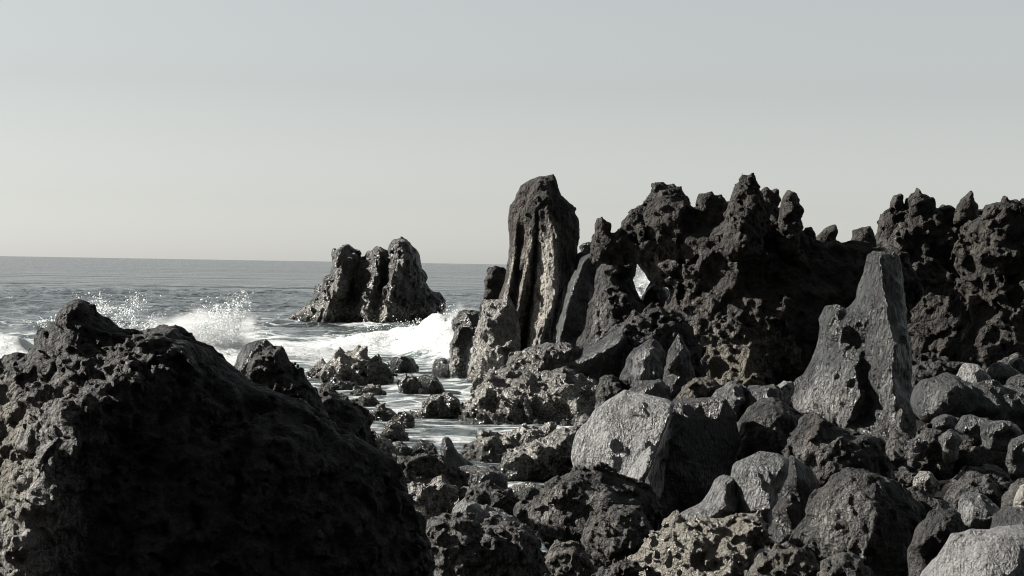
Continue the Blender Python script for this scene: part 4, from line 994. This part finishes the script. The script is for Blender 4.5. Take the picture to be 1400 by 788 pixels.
w4 = b.noise(b.vscale(geo, (.5, 1, 1)), 0.008, 5, .7, .3)
f1 = b.noise(b.vscale(geo, (.55, .9, .6)), 0.55, 9, .68, 1.1)
f2 = b.noise(geo, 2.6, 6, .7, .6)
wn_ = b.n('ShaderNodeTexNoise'); nt.links.new(geo, wn_.inputs['Vector']); wn_.inputs['Scale'].default_value = .5; wn_.inputs['Detail'].default_value = 4
wq = b.n('ShaderNodeVectorMath', operation='SCALE'); nt.links.new(wn_.outputs['Color'], wq.inputs[0]); wq.inputs['Scale'].default_value = 2.2
wr_ = b.n('ShaderNodeVectorMath', operation='ADD'); nt.links.new(geo, wr_.inputs[0]); nt.links.new(wq.outputs[0], wr_.inputs[1])
lace = b.ramp(b.vor(wr_.outputs[0], 0.8, 'DISTANCE_TO_EDGE').outputs['Distance'], .22, .0)
fm = b.math('ADD', b.math('ADD', b.math('MULTIPLY', f1, 0.85), b.math('MULTIPLY', f2, 0.30)), b.math('MULTIPLY', lace, 0.12))
fmask = b.ramp(b.math('ADD', fm, b.math('MULTIPLY', fo, 0.62)), 0.84, 1.02)
water = b.n('ShaderNodeBsdfPrincipled')
col = b.mix(b.ramp(fo, .2, .9), (0.046, 0.056, 0.058), (0.09, 0.125, 0.125))
nt.links.new(col, water.inputs['Base Color'])
water.inputs['Roughness'].default_value = 0.16
water.inputs['IOR'].default_value = 1.33
bp = b.n('ShaderNodeBump'); bp.inputs['Strength'].default_value = 1.0; bp.inputs['Distance'].default_value = 1.0
hh = b.math('ADD', b.math('ADD', b.math('MULTIPLY', w1, .55), b.math('MULTIPLY', w2, 1.8)), b.math('ADD', b.math('MULTIPLY', w3, 7.0), b.math('MULTIPLY', w4, 22.0)))
nt.links.new(hh, bp.inputs['Height']); nt.links.new(bp.outputs[0], water.inputs['Normal'])
fb = b.n('ShaderNodeBsdfPrincipled')
fb.inputs['Base Color'].default_value = (0.46, 0.48, 0.48, 1); fb.inputs['Roughness'].default_value = 0.7
bp2 = b.n('ShaderNodeBump'); bp2.inputs['Distance'].default_value = 0.35
nt.links.new(b.math('ADD', f2, f1), bp2.inputs['Height']); nt.links.new(bp2.outputs[0], fb.inputs['Normal'])
mx = b.n('ShaderNodeMixShader')
nt.links.new(fmask, mx.inputs[0]); nt.links.new(water.outputs[0], mx.inputs[1]); nt.links.new(fb.outputs[0], mx.inputs[2])
out = b.n('ShaderNodeOutputMaterial'); nt.links.new(mx.outputs[0], out.inputs['Surface'])
me.materials.append(m)
o = bpy.data.objects.new('sea', me); C.objects.link(o)
tag(o, kind='structure')

# ================================================================= spray
sm, nt = nodes_of('sea_spray')
b = NB(nt)
pr = b.n('ShaderNodeBsdfPrincipled'); pr.inputs['Base Color'].default_value = (.85, .87, .87, 1); pr.inputs['Roughness'].default_value = .5
tl = b.n('ShaderNodeBsdfTranslucent'); tl.inputs['Color'].default_value = (.85, .87, .87, 1)
mx = b.n('ShaderNodeMixShader'); mx.inputs[0].default_value = .5
out = b.n('ShaderNodeOutputMaterial')
nt.links.new(pr.outputs[0], mx.inputs[1]); nt.links.new(tl.outputs[0], mx.inputs[2]); nt.links.new(mx.outputs[0], out.inputs['Surface'])
OV = np.array(((1, 1, 1), (1, -1, -1), (-1, 1, -1), (-1, -1, 1)), np.float32)
OQ = np.array(((0, 1, 2), (0, 3, 1), (0, 2, 3), (1, 3, 2)), np.int32)
def spray(cx, D, wpx, base_y, top_y, n, label, seed, dens=1.6, jets=7, lean=0.0):
    r = np.random.default_rng(seed)
    s = D / FPX
    jet_x = r.normal(0, .5, jets) * wpx
    jet_h = 0.3 + .7 * r.random(jets) * np.exp(-(jet_x / wpx) ** 2)
    tilt = r.normal(0, .25, jets) + .5 * jet_x / wpx + lean
    wid = r.uniform(.05, .16, jets) * wpx
    k = r.integers(0, jets, n)
    t = r.random(n) ** dens                       # height along the jet, denser low down
    hpx = (base_y - top_y) * jet_h[k] * t
    xpx = jet_x[k] + tilt[k] * hpx + r.normal(0, 1, n) * (0.6 + 1.3 * t) * wid[k]
    ypx = hpx + r.normal(0, 3, n)
    dpx = r.normal(0, 1, n) * (0.6 + 1.3 * t) * wid[k] * 1.5
    L = np.stack((xpx, dpx, ypx), 1).astype(np.float32)
    for sc, am in ((22, 11), (8, 5), (3, 2.2)):   # sheets and strings of drops
        L += am * np.stack([vnoise(L / sc + 7.7 * q, seed * 3 + q) for q in range(3)], 1)
    P = at(cx, base_y, D)[None] + s * (L[:, :1] * rt[None] + L[:, 1:2] * fw[None] + L[:, 2:] * up[None])
    rad = s * (0.16 + 0.75 * r.random(n) ** 5)
    V = (OV[None] * rad[:, None, None] * r.uniform(.5, 1.3, (n, 1, 3)) + P[:, None, :]).reshape(-1, 3)
    Q = (OQ[None] + 4 * np.arange(n)[:, None, None]).reshape(-1, 3)
    me = mesh_from('sea_spray', V, Q)
    me.materials.append(sm)
    o = bpy.data.objects.new('sea_spray', me); C.objects.link(o)
    tag(o, label, 'spray', kind='stuff')
spray(285, 82, 75, 490, 396, 34000, 'white spray bursting up behind the right half of the foreground rock', 1, jets=12)
spray(150, 84, 45, 470, 378, 7000, 'thin spray thrown up behind the peak of the foreground rock', 2, jets=8, dens=1.2)
spray(632, 92, 36, 490, 404, 12000, 'white spray where the wave hits the boulder left of the pillar', 3, jets=9)
spray(560, 90, 70, 485, 436, 9000, 'low spray along the crest of the breaking wave', 4, jets=16, dens=2.4)
spray(888, 84, 26, 425, 345, 14000, 'white spray seen through the bright gap in the ridge', 5, jets=10)


# soft mist inside the two big splashes and behind the gap
mm, nt = nodes_of('spray_mist')
b = NB(nt)
tc = b.n('ShaderNodeTexCoord').outputs['Object']
ln = b.n('ShaderNodeVectorMath', operation='LENGTH'); nt.links.new(tc, ln.inputs[0])
nz = b.noise(tc, 2.4, 5, .65, .6)
dn_ = b.math('MULTIPLY', b.ramp(b.math('ADD', ln.outputs['Value'], b.math('MULTIPLY', b.math('SUBTRACT', nz, .5), 2.4)), .85, .2), 1.1)
pv = b.n('ShaderNodeVolumePrincipled')
pv.inputs['Color'].default_value = (.95, .96, .96, 1); pv.inputs['Anisotropy'].default_value = .2
nt.links.new(dn_, pv.inputs['Density'])
out = b.n('ShaderNodeOutputMaterial'); nt.links.new(pv.outputs[0], out.inputs['Volume'])
def mist(px, py, D, rx, rz, label):
    import bmesh
    bm = bmesh.new()
    bmesh.ops.create_icosphere(bm, subdivisions=3, radius=1.0)
    me = bpy.data.meshes.new('spray_mist'); bm.to_mesh(me); bm.free()
    me.materials.append(mm)
    o = bpy.data.objects.new('spray_mist', me); C.objects.link(o)
    o.location = at(px, py, D); s = D / FPX
    o.scale = (rx * s, rx * s * .8, rz * s)
    tag(o, label, 'spray', kind='stuff')
mist(275, 468, 83, 110, 56, 'soft white mist round the splash behind the foreground rock')
mist(630, 452, 93, 42, 44, 'soft white mist where the wave hits left of the pillar')
mist(888, 400, 86, 34, 44, 'soft white mist behind the bright gap in the ridge')
